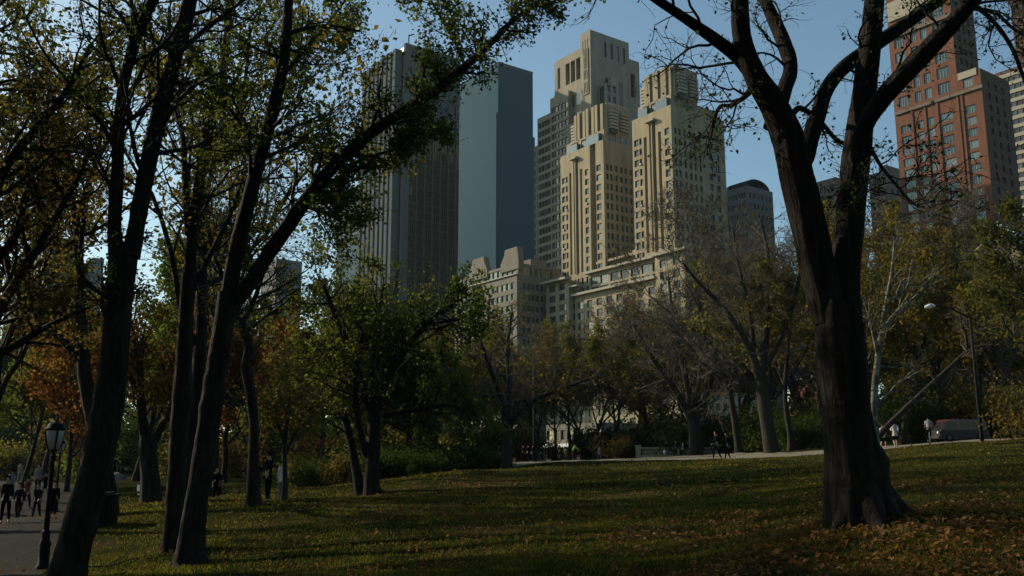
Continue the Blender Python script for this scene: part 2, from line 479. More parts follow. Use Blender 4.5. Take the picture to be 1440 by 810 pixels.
def tubes(pts, rad, k):
    B, N1, _ = pts.shape
    tan = np.empty_like(pts); tan[:, 1:-1] = pts[:, 2:] - pts[:, :-2]; tan[:, 0] = pts[:, 1] - pts[:, 0]; tan[:, -1] = pts[:, -1] - pts[:, -2]
    tan = norm(tan)
    ref = np.where(np.abs(tan[:, :1, 2:3]) > .85, np.array((1., .2, 0)), np.array((.1, .2, 1.)))
    a = norm(np.cross(tan, np.broadcast_to(ref, tan.shape))); b = np.cross(tan, a)
    w = np.arange(k) * 2 * np.pi / k
    ring = pts[:, :, None] + rad[:, :, None, None] * (a[:, :, None] * np.cos(w)[:, None] + b[:, :, None] * np.sin(w)[:, None])
    v = ring.reshape(-1, 3)
    base = (np.arange(B)[:, None, None] * N1 + np.arange(N1 - 1)[None, :, None]) * k
    j = np.arange(k)[None, None]; j2 = (j + 1) % k
    f = np.stack([base + j, base + j2, base + k + j2, base + k + j], -1).reshape(-1, 4)
    return v, f
def join(parts):
    V, Fs, n = [], [], 0
    for v, f in parts:
        V.append(v); Fs.append(f + n); n += len(v)
    return np.vstack(V), np.vstack(Fs)

def tip_leaves(pts, per, spread, t0=.1):
    B, N1, _ = pts.shape
    t = (t0 + (1 - t0) * rng.random((B, per))) * (N1 - 1)
    i = np.minimum(t.astype(int), N1 - 2); fr = (t - i)[..., None]; bi = np.arange(B)[:, None]
    p = pts[bi, i] * (1 - fr) + pts[bi, i + 1] * fr
    return (p + rng.normal(size=p.shape) * spread).reshape(-1, 3)

def proto_tree(H, trunk_h, r, limbs, spread, leaf, per, lsize, bark, twig, dens=(6, 6, 5), lean=.05, minr=.008, thin=0.0):
    """one tree of about height H standing at the origin -> (trunk, branches, crown) meshes"""
    tp, tr = walk(np.zeros((1, 3)) - (0, 0, .3), np.array([[lean * rng.normal(), lean * rng.normal(), 1.]]), np.array([H * .78]), np.array([r]), 14, .07, .04, .18)
    tr[0, 0] *= 1.45; tr[0, 1] *= 1.1
    n = limbs
    p, d, L, rr = spawn(tp, tr, np.array([H]), n, trunk_h / (H * .78), .97, spread, 9, .5, .62)
    l1, r1 = walk(p, d, L, np.maximum(rr, .03), 9, .13, .075, .3)
    p, d, L, rr = spawn(l1, r1, L, dens[0], .22, 1, 42, 12, .52, .62)
    l2, r2 = walk(p, d, L, np.maximum(rr, .016), 6, .16, .05, .35)
    p, d, L, rr = spawn(l2, r2, L, dens[1], .2, 1, 42, 14, .52, .6)
    l3, r3 = walk(p, d, L, np.maximum(rr, .011), 4, .18, .03, .5)
    p, d, L, rr = spawn(l3, r3, L, dens[2], .15, 1, 42, 15, .6, .6)
    l4, r4 = walk(p, d, np.maximum(L, .25), np.maximum(rr, minr), 3, .2, .0, .6)
    tm = fast_mesh('trunk', *join([tubes(tp, tr, 10), tubes(l1, r1, 7)]), [bark], True)
    bm_ = fast_mesh('branches', *join([tubes(l2, r2, 4), tubes(l3, r3, 3), tubes(l4, r4, 3)]), [twig], True)
    cm = None
    if per > 0:
        C = np.vstack([tip_leaves(l4, per, lsize * .9), tip_leaves(l3, max(1, per // 3), lsize * .9, .4)])
        if thin:
            g = np.sin(C[:, 0] * .9 + 1.2 * np.sin(C[:, 2] * .8)) * np.sin(C[:, 1] * .9 + C[:, 2] * .7)
            C = C[rng.random(len(C)) > thin * (.5 - .5 * g) * 2]
        cm = fast_mesh('crown', *leaf_cards(C, lsize), [leaf])
    return tm, bm_, cm

def place(proto, name, px, Y, s=1.0, rz=0.0, label='', cat='tree', group=None, sz=None):
    g = ground(px, Y)
    t = empty(name, g, rz, label, cat, group)
    t.scale = (s, s, sz or s)
    for nm, me in zip(('trunk', 'branches', 'crown'), proto):
        if me is not None: mobj(nm, me, t)
    return t

def resample(pl, n):
    """Catmull-Rom through (x,y,z,r) rows"""
    pl = np.asarray(pl, float); m = len(pl)
    ext = np.vstack([2 * pl[0] - pl[1], pl, 2 * pl[-1] - pl[-2]])
    out = []
    for t in np.linspace(0, m - 1 - 1e-6, n):
        i = int(t); u = t - i; a, b, c, d = ext[i:i+4]
        out.append(.5 * (2*b + (c - a)*u + (2*a - 5*b + 4*c - d)*u*u + (3*b - a - 3*c + d)*u**3))
    out = np.array(out); out[:, 3] = np.maximum(out[:, 3], .006)
    return out

def hero(name, label, Y, stems0, leaf, per, lsize, bark, twig, kids, group=None, spread=None, rootflare=0.0, extra_dens=(5, 5), thin=0, minr=.006, sides=14, wig=.17, r1c=(.012, .06), wf=1.0, roots=0):
    """a tree whose trunk and main limbs follow given lines; smaller branches grow from them.
    stems: (points (px,py,width), depth change at the tip, number of side branches, their length, first t)"""
    stems = [([(q[0], q[1], q[2] * wf) + tuple(q[3:]) for q in s_[0]],) + tuple(s_[1:]) for s_ in stems0]
    base = stems[0][0][0]
    g0 = P(base[0], base[1], Y); g = ground(base[0], Y)
    t = empty(name, (g.x, g.y, g.z), 0, label, 'tree', group)
    off = np.array(g)
    parts, lists = [], []
    for si, (pts, dy, nk, lk, t0) in enumerate(stems):
        y0 = pts[0][3] if len(pts[0]) > 3 else 0.0
        rows = []
        for i, q in enumerate(pts):
            yy = Y + y0 + (dy - y0) * (i / (len(pts) - 1)) ** 1.2
            p = P(q[0], q[1], yy) - off
            rows.append((*p, q[2] / 2 / (F / (yy * 1.02))))
        if si == 0 or (len(pts[0]) > 4):                                # planted in the ground
            gz = tz(rows[0][0] + off[0], rows[0][1] + off[1]) - off[2]
            rows[0] = (rows[0][0], rows[0][1], gz - .25, rows[0][3])
        rough_bark = roots >= 5
        n = max(8, (14 if rough_bark and si < 8 else 5) * len(pts))
        R = resample(rows, n)
        R[1:, :3] += rng.normal(size=(n - 1, 3)) * R[1:, 3:4] * (.004 if rough_bark else .015)
        R[:, 3] *= 1 + .008 * rng.normal(size=n)
        v, f = tubes(R[None, :, :3], R[None, :, 3], sides)
        vv = v.reshape(n, sides, 3); w = np.arange(sides) * 2 * np.pi / sides
        amp = .03 * np.ones(n)
        if si == 0 and rootflare:
            hgt = R[:, 2] - R[0, 2]; amp = amp + rootflare * np.exp(-hgt / .55)
        md = 1 + amp[:, None] * (np.cos(5 * w + .8)[None] * .7 + np.cos(3 * w + R[:, 2:3] * .25) * .5)
        if rough_bark:      # furrowed plates, swellings and a few knots
            zz = R[:, 2:3]; ph = rng.random(4) * 6
            md = md + .045 * (np.abs(np.sin(6 * w + 1.3 * np.sin(1.9 * zz + ph[0]) + .6 * np.sin(5.3 * zz + ph[1]))) - .6) + .018 * np.sin(15 * w + 2.5 * np.sin(3.1 * zz + ph[2])) + .04 * np.sin(2 * w + 1.4 * zz + ph[3]) + .02 * np.sin(4.7 * zz + ph[0])
            for q in range(5):
                kz, kw = R[int(rng.random() * (n - 1)), 2], rng.random() * 6.283
                md = md + .16 * np.exp(-((zz - kz) / .16) ** 2 - (np.minimum(abs(w - kw), 6.283 - abs(w - kw)) / .35) ** 2)
        vv = R[:, None, :3] + (vv - R[:, None, :3]) * md[..., None]
        parts.append((vv.reshape(-1, 3), f))
        if nk: lists.append((R, nk, lk, t0))
        if si == 0 and roots:
            r0_ = R[1, 3]
            for q in range(roots):
                a_ = 2 * math.pi * (q + .35 * rng.random()) / roots; ca, sa = math.cos(a_), math.sin(a_); Lr = r0_ * (1.0 + .6 * rng.random())
                pts_ = []
                for u in np.linspace(0, 1, 8):
                    dd = r0_ * .08 + Lr * u * 1.15; x_, y_ = R[1, 0] + ca * dd, R[1, 1] + sa * dd + 0
                    zg = tz(x_ + off[0], y_ + off[1]) - off[2]
                    pts_.append((x_, y_, zg + r0_ * 1.3 * (1 - u) ** 2.2 - .10 * u, r0_ * (.38 * (1 - u) + .07)))
                pts_ = np.array(pts_)
                parts.append(tubes(pts_[None, :, :3], pts_[None, :, 3], sides))
    mobj('trunk', fast_mesh('trunk', *join(parts), [bark], True), t)
    S = [spawn(R[None, :, :3], R[None, :, 3], np.array([1.0]), nk, t0, 1, 50, 14, lk, .5) for R, nk, lk, t0 in lists]
    p = np.vstack([s[0] for s in S]); d = np.vstack([s[1] for s in S]); L = np.concatenate([s[2] for s in S]); rr = np.concatenate([s[3] for s in S])
    l1, r1 = walk(p, d, L, np.clip(rr, r1c[0], r1c[1]), 7, wig, .04, .4)
    p, d, L, rr = spawn(l1, r1, L, extra_dens[0], .2, 1, 45, 14, .55, .6)
    l2, r2 = walk(p, d, L, np.maximum(rr, .008), 5, wig * 1.1, .02, .5)
    p, d, L, rr = spawn(l2, r2, L, extra_dens[1], .15, 1, 45, 16, .6, .6)
    l3, r3 = walk(p, d, np.maximum(L, .2), np.maximum(rr, minr), 3, wig * 1.2, 0, .6)
    mobj('branches', fast_mesh('branches', *join([tubes(l1, r1, 5), tubes(l2, r2, 3), tubes(l3, r3, 3)]), [twig], True), t)
    if per:
        C = tip_leaves(l3, per, lsize * (spread or .9))
        if per > 3: C = np.vstack([C, tip_leaves(l2, per // 3, lsize, .4)])
        if thin:
            gg = np.sin(C[:, 0] * 1.3 + 1.2 * np.sin(C[:, 2] * 1.1)) * np.sin(C[:, 1] * 1.2 + C[:, 2] * 1.3)
            C = C[rng.random(len(C)) > thin * (.5 - .5 * gg) * 2]
        mobj('crown', fast_mesh('crown', *leaf_cards(C, lsize), [leaf]), t)
    return t

# --- the big forked tree on the right
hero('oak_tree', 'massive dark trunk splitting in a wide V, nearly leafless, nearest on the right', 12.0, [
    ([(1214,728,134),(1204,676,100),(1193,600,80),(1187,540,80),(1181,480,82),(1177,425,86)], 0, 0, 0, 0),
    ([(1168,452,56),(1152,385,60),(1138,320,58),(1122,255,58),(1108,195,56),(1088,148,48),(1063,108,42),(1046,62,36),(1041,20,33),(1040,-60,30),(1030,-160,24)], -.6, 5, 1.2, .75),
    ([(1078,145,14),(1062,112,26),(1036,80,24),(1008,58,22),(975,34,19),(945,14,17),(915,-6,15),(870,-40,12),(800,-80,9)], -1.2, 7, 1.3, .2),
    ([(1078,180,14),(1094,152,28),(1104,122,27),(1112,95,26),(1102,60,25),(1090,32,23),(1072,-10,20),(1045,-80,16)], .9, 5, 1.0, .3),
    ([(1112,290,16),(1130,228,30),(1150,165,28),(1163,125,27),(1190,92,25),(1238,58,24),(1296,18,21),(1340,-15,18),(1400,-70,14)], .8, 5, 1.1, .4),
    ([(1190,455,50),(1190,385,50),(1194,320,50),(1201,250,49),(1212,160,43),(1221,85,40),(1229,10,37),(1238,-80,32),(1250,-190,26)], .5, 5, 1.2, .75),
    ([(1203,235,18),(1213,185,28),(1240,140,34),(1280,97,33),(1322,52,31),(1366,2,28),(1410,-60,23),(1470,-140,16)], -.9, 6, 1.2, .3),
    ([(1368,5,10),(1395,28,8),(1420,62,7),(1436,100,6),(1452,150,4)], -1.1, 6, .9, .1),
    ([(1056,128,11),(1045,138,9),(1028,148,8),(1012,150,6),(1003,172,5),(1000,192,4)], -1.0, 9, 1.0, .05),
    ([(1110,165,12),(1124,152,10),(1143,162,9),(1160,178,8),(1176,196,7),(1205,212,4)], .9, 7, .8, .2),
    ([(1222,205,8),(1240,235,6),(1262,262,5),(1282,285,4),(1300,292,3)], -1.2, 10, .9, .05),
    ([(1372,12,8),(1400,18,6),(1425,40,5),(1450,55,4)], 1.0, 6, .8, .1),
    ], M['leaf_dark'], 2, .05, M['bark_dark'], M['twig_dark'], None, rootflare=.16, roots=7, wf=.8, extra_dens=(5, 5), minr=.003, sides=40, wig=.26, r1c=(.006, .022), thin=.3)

# --- left foreground
G_L = 'dark trunked foreground trees on the left'
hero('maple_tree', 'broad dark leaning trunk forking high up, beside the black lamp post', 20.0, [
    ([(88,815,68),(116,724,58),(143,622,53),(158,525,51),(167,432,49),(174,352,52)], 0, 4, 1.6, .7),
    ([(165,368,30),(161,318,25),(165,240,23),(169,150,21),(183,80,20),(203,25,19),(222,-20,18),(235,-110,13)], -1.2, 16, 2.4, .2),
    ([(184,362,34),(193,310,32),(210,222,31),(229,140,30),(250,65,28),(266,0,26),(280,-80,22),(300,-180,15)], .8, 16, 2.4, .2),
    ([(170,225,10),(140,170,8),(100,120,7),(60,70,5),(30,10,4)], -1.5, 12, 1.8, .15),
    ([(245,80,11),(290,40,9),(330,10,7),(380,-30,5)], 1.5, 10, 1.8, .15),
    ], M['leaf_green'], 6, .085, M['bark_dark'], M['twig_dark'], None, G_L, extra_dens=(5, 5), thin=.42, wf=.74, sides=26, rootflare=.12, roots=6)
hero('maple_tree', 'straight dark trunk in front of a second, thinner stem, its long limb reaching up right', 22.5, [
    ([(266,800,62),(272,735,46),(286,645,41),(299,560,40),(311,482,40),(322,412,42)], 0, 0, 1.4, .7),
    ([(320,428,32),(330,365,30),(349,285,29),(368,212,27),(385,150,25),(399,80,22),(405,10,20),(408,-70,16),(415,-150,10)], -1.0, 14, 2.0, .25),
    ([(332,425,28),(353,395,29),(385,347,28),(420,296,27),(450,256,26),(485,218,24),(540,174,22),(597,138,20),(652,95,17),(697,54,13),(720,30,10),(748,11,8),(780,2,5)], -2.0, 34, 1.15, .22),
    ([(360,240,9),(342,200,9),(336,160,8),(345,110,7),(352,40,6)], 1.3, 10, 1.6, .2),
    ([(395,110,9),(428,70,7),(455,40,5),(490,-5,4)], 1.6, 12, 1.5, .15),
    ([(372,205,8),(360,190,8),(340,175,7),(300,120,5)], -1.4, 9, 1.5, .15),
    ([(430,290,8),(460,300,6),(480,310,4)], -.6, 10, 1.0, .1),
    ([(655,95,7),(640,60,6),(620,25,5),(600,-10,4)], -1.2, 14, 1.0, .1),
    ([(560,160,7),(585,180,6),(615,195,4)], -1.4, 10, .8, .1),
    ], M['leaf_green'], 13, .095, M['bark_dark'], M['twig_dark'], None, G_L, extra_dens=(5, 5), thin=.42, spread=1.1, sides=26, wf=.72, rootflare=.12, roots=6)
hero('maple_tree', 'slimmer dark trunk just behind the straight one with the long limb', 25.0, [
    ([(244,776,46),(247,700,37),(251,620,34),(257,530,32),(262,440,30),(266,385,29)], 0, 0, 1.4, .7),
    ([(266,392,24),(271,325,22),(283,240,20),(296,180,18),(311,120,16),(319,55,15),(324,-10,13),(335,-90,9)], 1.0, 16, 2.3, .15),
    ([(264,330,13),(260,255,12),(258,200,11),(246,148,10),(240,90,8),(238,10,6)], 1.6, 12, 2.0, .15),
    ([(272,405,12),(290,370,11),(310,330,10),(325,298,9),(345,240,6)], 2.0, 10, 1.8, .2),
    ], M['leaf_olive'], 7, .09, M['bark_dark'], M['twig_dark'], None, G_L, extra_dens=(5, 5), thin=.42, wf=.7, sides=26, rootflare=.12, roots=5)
hero('maple_tree', 'thin crooked dark trunk with an S bend, standing beside a walker in dark clothes', 34.0, [
    ([(357,713,30),(356,660,20),(357,600,18),(352,550,18),(346,515,18),(350,490,17),(340,455,15),(332,420,13),(330,370,11),(338,300,9)], 0, 8, 2.4, .6),
    ([(340,455,10),(358,420,8),(372,380,7),(395,330,5)], 1.0, 14, 2.2, .1),
    ([(333,420,9),(310,380,8),(295,330,7),(290,270,5)], -1.0, 14, 2.2, .1),
    ([(338,380,8),(350,320,7),(358,250,6),(360,180,5)], .6, 14, 2.4, .1),
    ], M['leaf_olive'], 6, .11, M['bark_dark'], M['twig_dark'], None, extra_dens=(5, 5), thin=.55, roots=5, wf=.78)
# branches reaching in from the left edge
hero('maple_tree', 'thin sloping branches with sparse brownish leaves reaching in at the left edge', 22.0, [
    ([(-70,830,46),(-66,700,40),(-58,600,36),(-48,520,32)], 0, 0, 1, .7),
    ([(-48,540,20),(-20,478,17),(5,425,14),(40,370,12),(75,310,10),(110,250,7),(125,215,5)], 0.8, 14, 1.9, .2),
    ([(-50,520,22),(-30,380,18),(0,250,14),(50,182,11),(95,125,9),(130,60,6)], -.6, 16, 2.0, .2),
    ([(-44,560,16),(-10,505,12),(20,487,10),(65,460,8),(100,443,6),(130,430,4)], -.4, 12, 1.3, .3),
    ([(-35,420,14),(0,360,12),(22,330,10),(45,240,8),(60,200,7),(70,120,5)], 1.6, 14, 2.0, .2),
    ([(-45,400,16),(-40,200,14),(-20,60,11),(0,-40,8)], .5, 14, 2.2, .2),
    ], M['leaf_brown'], 7, .10, M['bark_dark'], M['twig_dark'], None, extra_dens=(5, 5), thin=.35)
# --- middle distance
hero('linden_tree', 'spreading green tree with several stems, centre left below the towers', 45.0, [
    ([(522,700,30),(524,655,24),(526,605,22),(526,565,22)], 0, 0, 2, .6),
    ([(520,575,15),(506,530,13),(488,485,11),(470,440,9),(455,400,6)], -2.0, 16, 2.6, .15),
    ([(530,575,16),(546,530,13),(572,490,11),(600,455,9),(640,425,6)], -1.0, 18, 2.6, .15),
    ([(526,570,14),(525,510,12),(530,450,9),(540,400,6)], 2.0, 18, 2.6, .2),
    ([(508,694,18,.3,1),(497,640,14),(486,590,12),(476,530,11),(471,480,9),(460,430,6)], 2.0, 16, 2.4, .3),
    ([(515,640,12),(503,590,11),(500,530,9),(510,470,7)], -2.5, 14, 2.4, .3),
    ([(540,585,9),(575,578,8),(610,572,7),(640,572,6),(662,590,4)], -2.0, 14, 1.8, .25),
    ([(600,455,7),(635,450,6),(668,440,4)], -2.0, 12, 2.0, .1),
    ], M['leaf_green'], 12, .16, M['bark_dark'], M['twig_dark'], None, extra_dens=(5, 5), thin=.6, minr=.008, sides=10, wf=.85, roots=4)
hero('locust_tree', 'small sparse yellowish tree forking low, beside the three walkers', 66.0, [
    ([(713,660,16),(713,620,13),(712,585,12)], 0, 0, 2, .6),
    ([(712,590,8),(703,555,7),(690,520,6),(676,480,4)], -2.0, 12, 3.0, .15),
    ([(714,590,8),(716,540,7),(713,490,6),(720,440,4)], 2.0, 14, 3.0, .15),
    ([(714,605,8),(730,580,7),(757,560,6),(795,545,5),(835,530,3)], -2.0, 14, 2.4, .15),
    ([(711,615,6),(695,598,5),(680,560,4),(655,530,3)], 2.0, 12, 2.6, .15),
    ], M['leaf_gold'], 2, .18, M['bark_brown'], M['twig'], None, extra_dens=(5, 5), thin=.35, minr=.011, sides=10)
hero('elm_tree', 'bare branching elm standing before the stone balustrade', 103.0, [
    ([(979,645,22),(978,618,18),(976,590,17)], 0, 0, 2, .6),
    ([(975,596,11),(962,570,10),(940,535,8),(915,500,6),(890,455,4)], -3.0, 18, 4.8, .15),
    ([(976,590,11),(968,550,9),(958,500,7),(946,440,5),(940,390,3)], 2.0, 20, 4.8, .15),
    ([(979,590,11),(992,560,9),(1003,515,7),(1012,465,5),(1015,410,3)], -2.0, 20, 4.8, .15),
    ([(978,580,9),(985,520,7),(980,450,5),(985,380,3)], 3.0, 20, 4.8, .15),
    ], M['leaf_brown'], 1, .16, M['bark_grey'], M['twig'], None, extra_dens=(6, 6), thin=.45, minr=.013, sides=10)
hero('elm_tree', 'tall bare elm with a sunlit left side, close left of the massive forked trunk', 80.0, [
    ([(1087,645,24),(1081,610,19),(1075,570,18),(1070,535,17)], 0, 0, 2, .6),
    ([(1070,540,12),(1058,500,10),(1040,465,9),(1015,430,7),(985,400,5),(960,370,3)], -3.0, 18, 3.8, .15),
    ([(1071,535,12),(1076,480,10),(1082,420,8),(1080,360,6),(1070,310,3)], 2.0, 20, 3.8, .15),
    ([(1068,545,9),(1040,535,8),(1015,518,6),(990,500,4)], 2.0, 14, 3.2, .15),
    ([(1060,505,8),(1055,440,7),(1040,380,5),(1030,320,3)], 1.0, 20, 3.8, .15),
    ([(1076,520,8),(1100,470,7),(1120,410,5),(1130,350,3)], -2.0, 20, 4.8, .15),
    ], M['leaf_gold'], 1, .16, M['bark_grey'], M['twig'], None, extra_dens=(6, 6), thin=.6, minr=.013, sides=10)
hero('sycamore_tree', 'white barked sycamore with thin pale limbs, just right of the massive forked trunk', 52.0, [
    ([(1232,632,13),(1229,590,10),(1230,545,9),(1236,490,8),(1246,430,7),(1254,385,5),(1258,340,3)], 0, 12, 2.2, .4),
    ([(1226,620,9),(1216,575,8),(1208,530,6),(1206,480,4)], 1, 9, 2.0, .3),
    ([(1231,575,7),(1248,556,6),(1266,540,5),(1285,520,3)], -1, 9, 1.6, .3),
    ([(1238,470,6),(1260,440,5),(1290,415,4),(1310,390,3)], 1, 10, 1.8, .2),
    ([(1235,500,6),(1225,455,5),(1215,420,3)], -1, 9, 1.8, .2),
    ([(1248,425,5),(1275,405,4),(1282,370,3)], -1, 9, 1.8, .2),
    ], M['leaf_gold'], 3, .14, M['bark_pale'], M['bark_pale'], None, extra_dens=(4, 4), thin=.3, minr=.008, sides=8)
hero('leaning_tree', 'bare trunk leaning far over to the right, behind the tall street lamp', 60.0, [
    ([(1213,636,13),(1243,605,12),(1270,578,11),(1305,545,10),(1340,513,9),(1363,490,7)], 0, 4, 1.5, .6),
    ([(1360,494,6),(1358,470,5),(1352,455,4),(1350,435,3)], 0, 7, 1.6, .2),
    ([(1362,490,6),(1378,470,4),(1390,440,3)], 1, 7, 1.8, .2),
    ([(1350,503,5),(1372,488,4),(1400,486,3)], -1, 6, 1.5, .2),
    ], M['leaf_brown'], 1, .14, M['bark_grey'], M['twig'], None, extra_dens=(4, 4), minr=.009, sides=10, wf=.72)
hero('young_tree', 'slender young tree with a pale thin trunk, beside a walker in white', 37.0, [
    ([(400,706,9),(401,670,7),(400,630,7),(404,590,5),(408,540,4)], 0, 10, 1.6, .45),
    ([(401,640,5),(412,615,4),(425,590,3)], .5, 10, 1.4, .2),
    ([(401,630,5),(390,590,4),(382,560,3)], -.5, 10, 1.4, .2),
    ], M['leaf_olive'], 8, .13, M['bark_grey'], M['twig'], None, extra_dens=(4, 4), thin=.2, sides=8)
hero('orange_maple', 'low forked tree with orange leaves, between the two foreground trunks', 45.0, [
    ([(213,708,32),(211,670,25),(208,635,24),(209,612,24)], 0, 0, 2, .6),
    ([(206,620,15),(200,590,13),(198,550,11),(195,500,8),(180,440,5)], -1.5, 16, 2.8, .15),
    ([(213,625,13),(228,598,10),(240,570,8),(262,530,6),(290,490,4)], 1.5, 16, 2.8, .15),
    ([(199,560,8),(180,525,7),(150,495,5),(120,480,3)], -2, 16, 2.6, .15),
    ], M['leaf_orange'], 8, .15, M['bark_dark'], M['twig_dark'], None, extra_dens=(5, 5), thin=.3, sides=10)

# --- trees further off: a few of each kind, placed again and again
PR = {}
PR['green'] = proto_tree(14, 3.0, .24, 9, 48, M['leaf_green'], 12, .26, M['bark_dark'], M['twig_dark'], thin=.15)
PR['green_b'] = proto_tree(13, 2.5, .22, 10, 52, M['leaf_dark'], 13, .27, M['bark_dark'], M['twig_dark'], thin=.12)
PR['olive'] = proto_tree(14, 3.0, .24, 9, 48, M['leaf_olive'], 12, .25, M['bark_brown'], M['twig'], thin=.3)
PR['olive_b'] = proto_tree(14, 3.5, .22, 8, 44, M['leaf_olive'], 10, .22, M['bark_brown'], M['twig'], thin=.3)
PR['gold'] = proto_tree(14, 3.5, .22, 9, 46, M['leaf_gold'], 11, .24, M['bark_brown'], M['twig'], thin=.3)
PR['orange'] = proto_tree(12, 2.8, .22, 9, 50, M['leaf_orange'], 7, .22, M['bark_dark'], M['twig_dark'], thin=.2)
PR['russet'] = proto_tree(12, 2.8, .22, 9, 50, M['leaf_russet'], 6, .22, M['bark_dark'], M['twig_dark'], thin=.3)
PR['bare'] = proto_tree(15, 3.2, .26, 10, 44, M['leaf_brown'], 1, .16, M['bark_grey'], M['twig'], dens=(8, 8, 7), minr=.02, thin=.7)
PR['bare_b'] = proto_tree(15, 3.8, .24, 10, 40, M['leaf_brown'], 2, .18, M['bark_grey'], M['twig'], dens=(8, 8, 7), minr=.02, thin=.5)
PR['airy_olive'] = proto_tree(14, 4.0, .24, 8, 40, M['leaf_olive'], 8, .17, M['bark_dark'], M['twig_dark'], thin=.58)
PR['airy_gold'] = proto_tree(14, 4.0, .24, 8, 40, M['leaf_gold'], 8, .17, M['bark_dark'], M['twig_dark'], thin=.6)
TREES = [
 # left, behind the foreground trunks
 ('trunk on', -32, 34, 'airy_gold', 1.35, 'tall yellowing tree rising at the left edge of the lawn path'),
 ('', 150, 37, 'airy_olive', 1.55, 'tall olive tree hidden behind the broad leaning trunk'),
 ('', 251, 37, 'airy_gold', 1.5, 'tall yellow tree showing between the pair of dark trunks'),
 ('', 300, 52, 'airy_olive', 1.55, 'tall olive tree rising behind the straight dark trunk'),
 ('', 190, 76, 'green', 1.3, 'far dark trunk left of the low forked orange tree'),
 ('', 315, 72, 'russet', 1.15, 'thick far trunk under reddish leaves, left of the S bent trunk'),
 ('', 92, 62, 'russet', .85, 'reddish brown tree behind the black lamp post'),
 ('', 30, 66, 'green', .8, 'low green tree above the walkers at the left edge'),
 ('', 60, 88, 'airy_olive', 1.1, 'olive tree far back above the path'),
 ('', 135, 98, 'airy_gold', 1.1, 'yellow tree far back left of the leaning trunk'),
 ('', 262, 105, 'green', 1.5, 'dark green tree far back between the pair of trunks'),
 ('', 405, 82, 'russet', 1.0, 'russet crowned tree behind the slender young tree'),
 ('', 452, 66, 'olive', .9, 'olive tree at the left of the spreading green tree'),
 ('', 345, 100, 'green_b', 1.25, 'dark green tree far back behind the S bent trunk'),
 ('', 470, 98, 'green', 1.1, 'green tree far back left of the multi stemmed linden'),
 ('', -40, 52, 'airy_olive', 1.6, 'olive tree leaning its crown in at the left edge, behind the thin sloping branches'),
 # centre
 ('', 575, 70, 'green_b', .8, 'dark green tree just right of the multi stemmed linden'),
 ('', 628, 118, 'olive', .9, 'olive tree behind the short balustrade'),
 ('', 662, 112, 'olive_b', 1.15, 'thin leaved tree below the block with stepped gables'),
 ('', 560, 115, 'green', 1.1, 'green tree far back below the dark glass tower'),
 ('', 752, 121, 'bare_b', 1.05, 'bare twiggy tree behind the tall thin post'),
 ('', 800, 125, 'olive_b', 1.15, 'sparse tree in front of the apartment block with long cornices'),
 ('', 865, 117, 'olive_b', .95, 'olive tree left of the long balustrade'),
 ('', 835, 120, 'bare', 1.1, 'bare grey tree below the left twin tower'),
 ('', 930, 115, 'olive_b', 1.1, 'dark trunked sparse tree behind the left end of the long balustrade'),
 ('', 905, 122, 'bare', 1.25, 'bare grey tree below the right twin tower'),
 ('', 1000, 116, 'bare_b', 1.35, 'bare tree with a few gold leaves behind the balustrade end'),
 ('', 1040, 96, 'bare', 1.55, 'tallest bare grey crown, right of the twin towers'),
 ('', 1112, 82, 'olive_b', 1.3, 'slim trunk with pale lit side close right of the tall bare elm'),
 ('', 1100, 110, 'bare', 1.6, 'bare grey crown seen left of the massive forked trunk'),
 ('', 1150, 92, 'gold', 1.3, 'yellow leaved tree behind the massive forked trunk'),
 ('', 1190, 100, 'bare_b', 1.55, 'bare crown seen through the V of the massive trunk'),
 # right
 ('', 1270, 76, 'gold', 1.15, 'golden leaved tree in front of the red brick tower'),
 ('', 1238, 98, 'olive', 1.2, 'olive tree behind the white barked sycamore'),
 ('', 1325, 82, 'olive', 1.05, 'olive tree behind the leaning trunk'),
 ('', 1372, 78, 'gold', .95, 'yellow brown tree behind the tall street lamp'),
 ('', 1405, 90, 'bare_b', 1.05, 'bare brown tree below the brick tower, near the right edge'),
 ('', 1440, 70, 'bare', 1.15, 'bare twiggy tree cut by the right edge'),
 ('', 1478, 58, 'olive', 1.0, 'olive tree whose crown enters at the right edge'),
 ('', 1345, 108, 'bare', 1.0, 'bare grey tree far back right of the golden tree'),
 ('', 720, 135, 'green', 1.0, 'green tree far back between the apartment blocks'),
 ('', 1060, 125, 'olive', 1.4, 'olive tree far back below the low grey roofs'),
 ('', 960, 128, 'olive', 1.15, 'olive tree far back below the right twin tower'),
]
KIND = {'airy_olive': 'olive_leaved_tree', 'airy_gold': 'golden_tree', 'green': 'green_tree', 'green_b': 'green_tree', 'olive': 'olive_leaved_tree', 'olive_b': 'sparse_tree', 'gold': 'golden_tree', 'orange': 'orange_tree', 'russet': 'russet_tree', 'bare': 'bare_tree', 'bare_b': 'bare_tree'}
for i, (_, px, Y, kd, s, lab) in enumerate(TREES):
    place(PR[kd], KIND[kd], px, Y, s, i * 2.4, lab, 'tree', 'trees around the lawn and the drive', s * (.95 + .1 * ((i * 7) % 5) / 4))

UNDERLIST = []
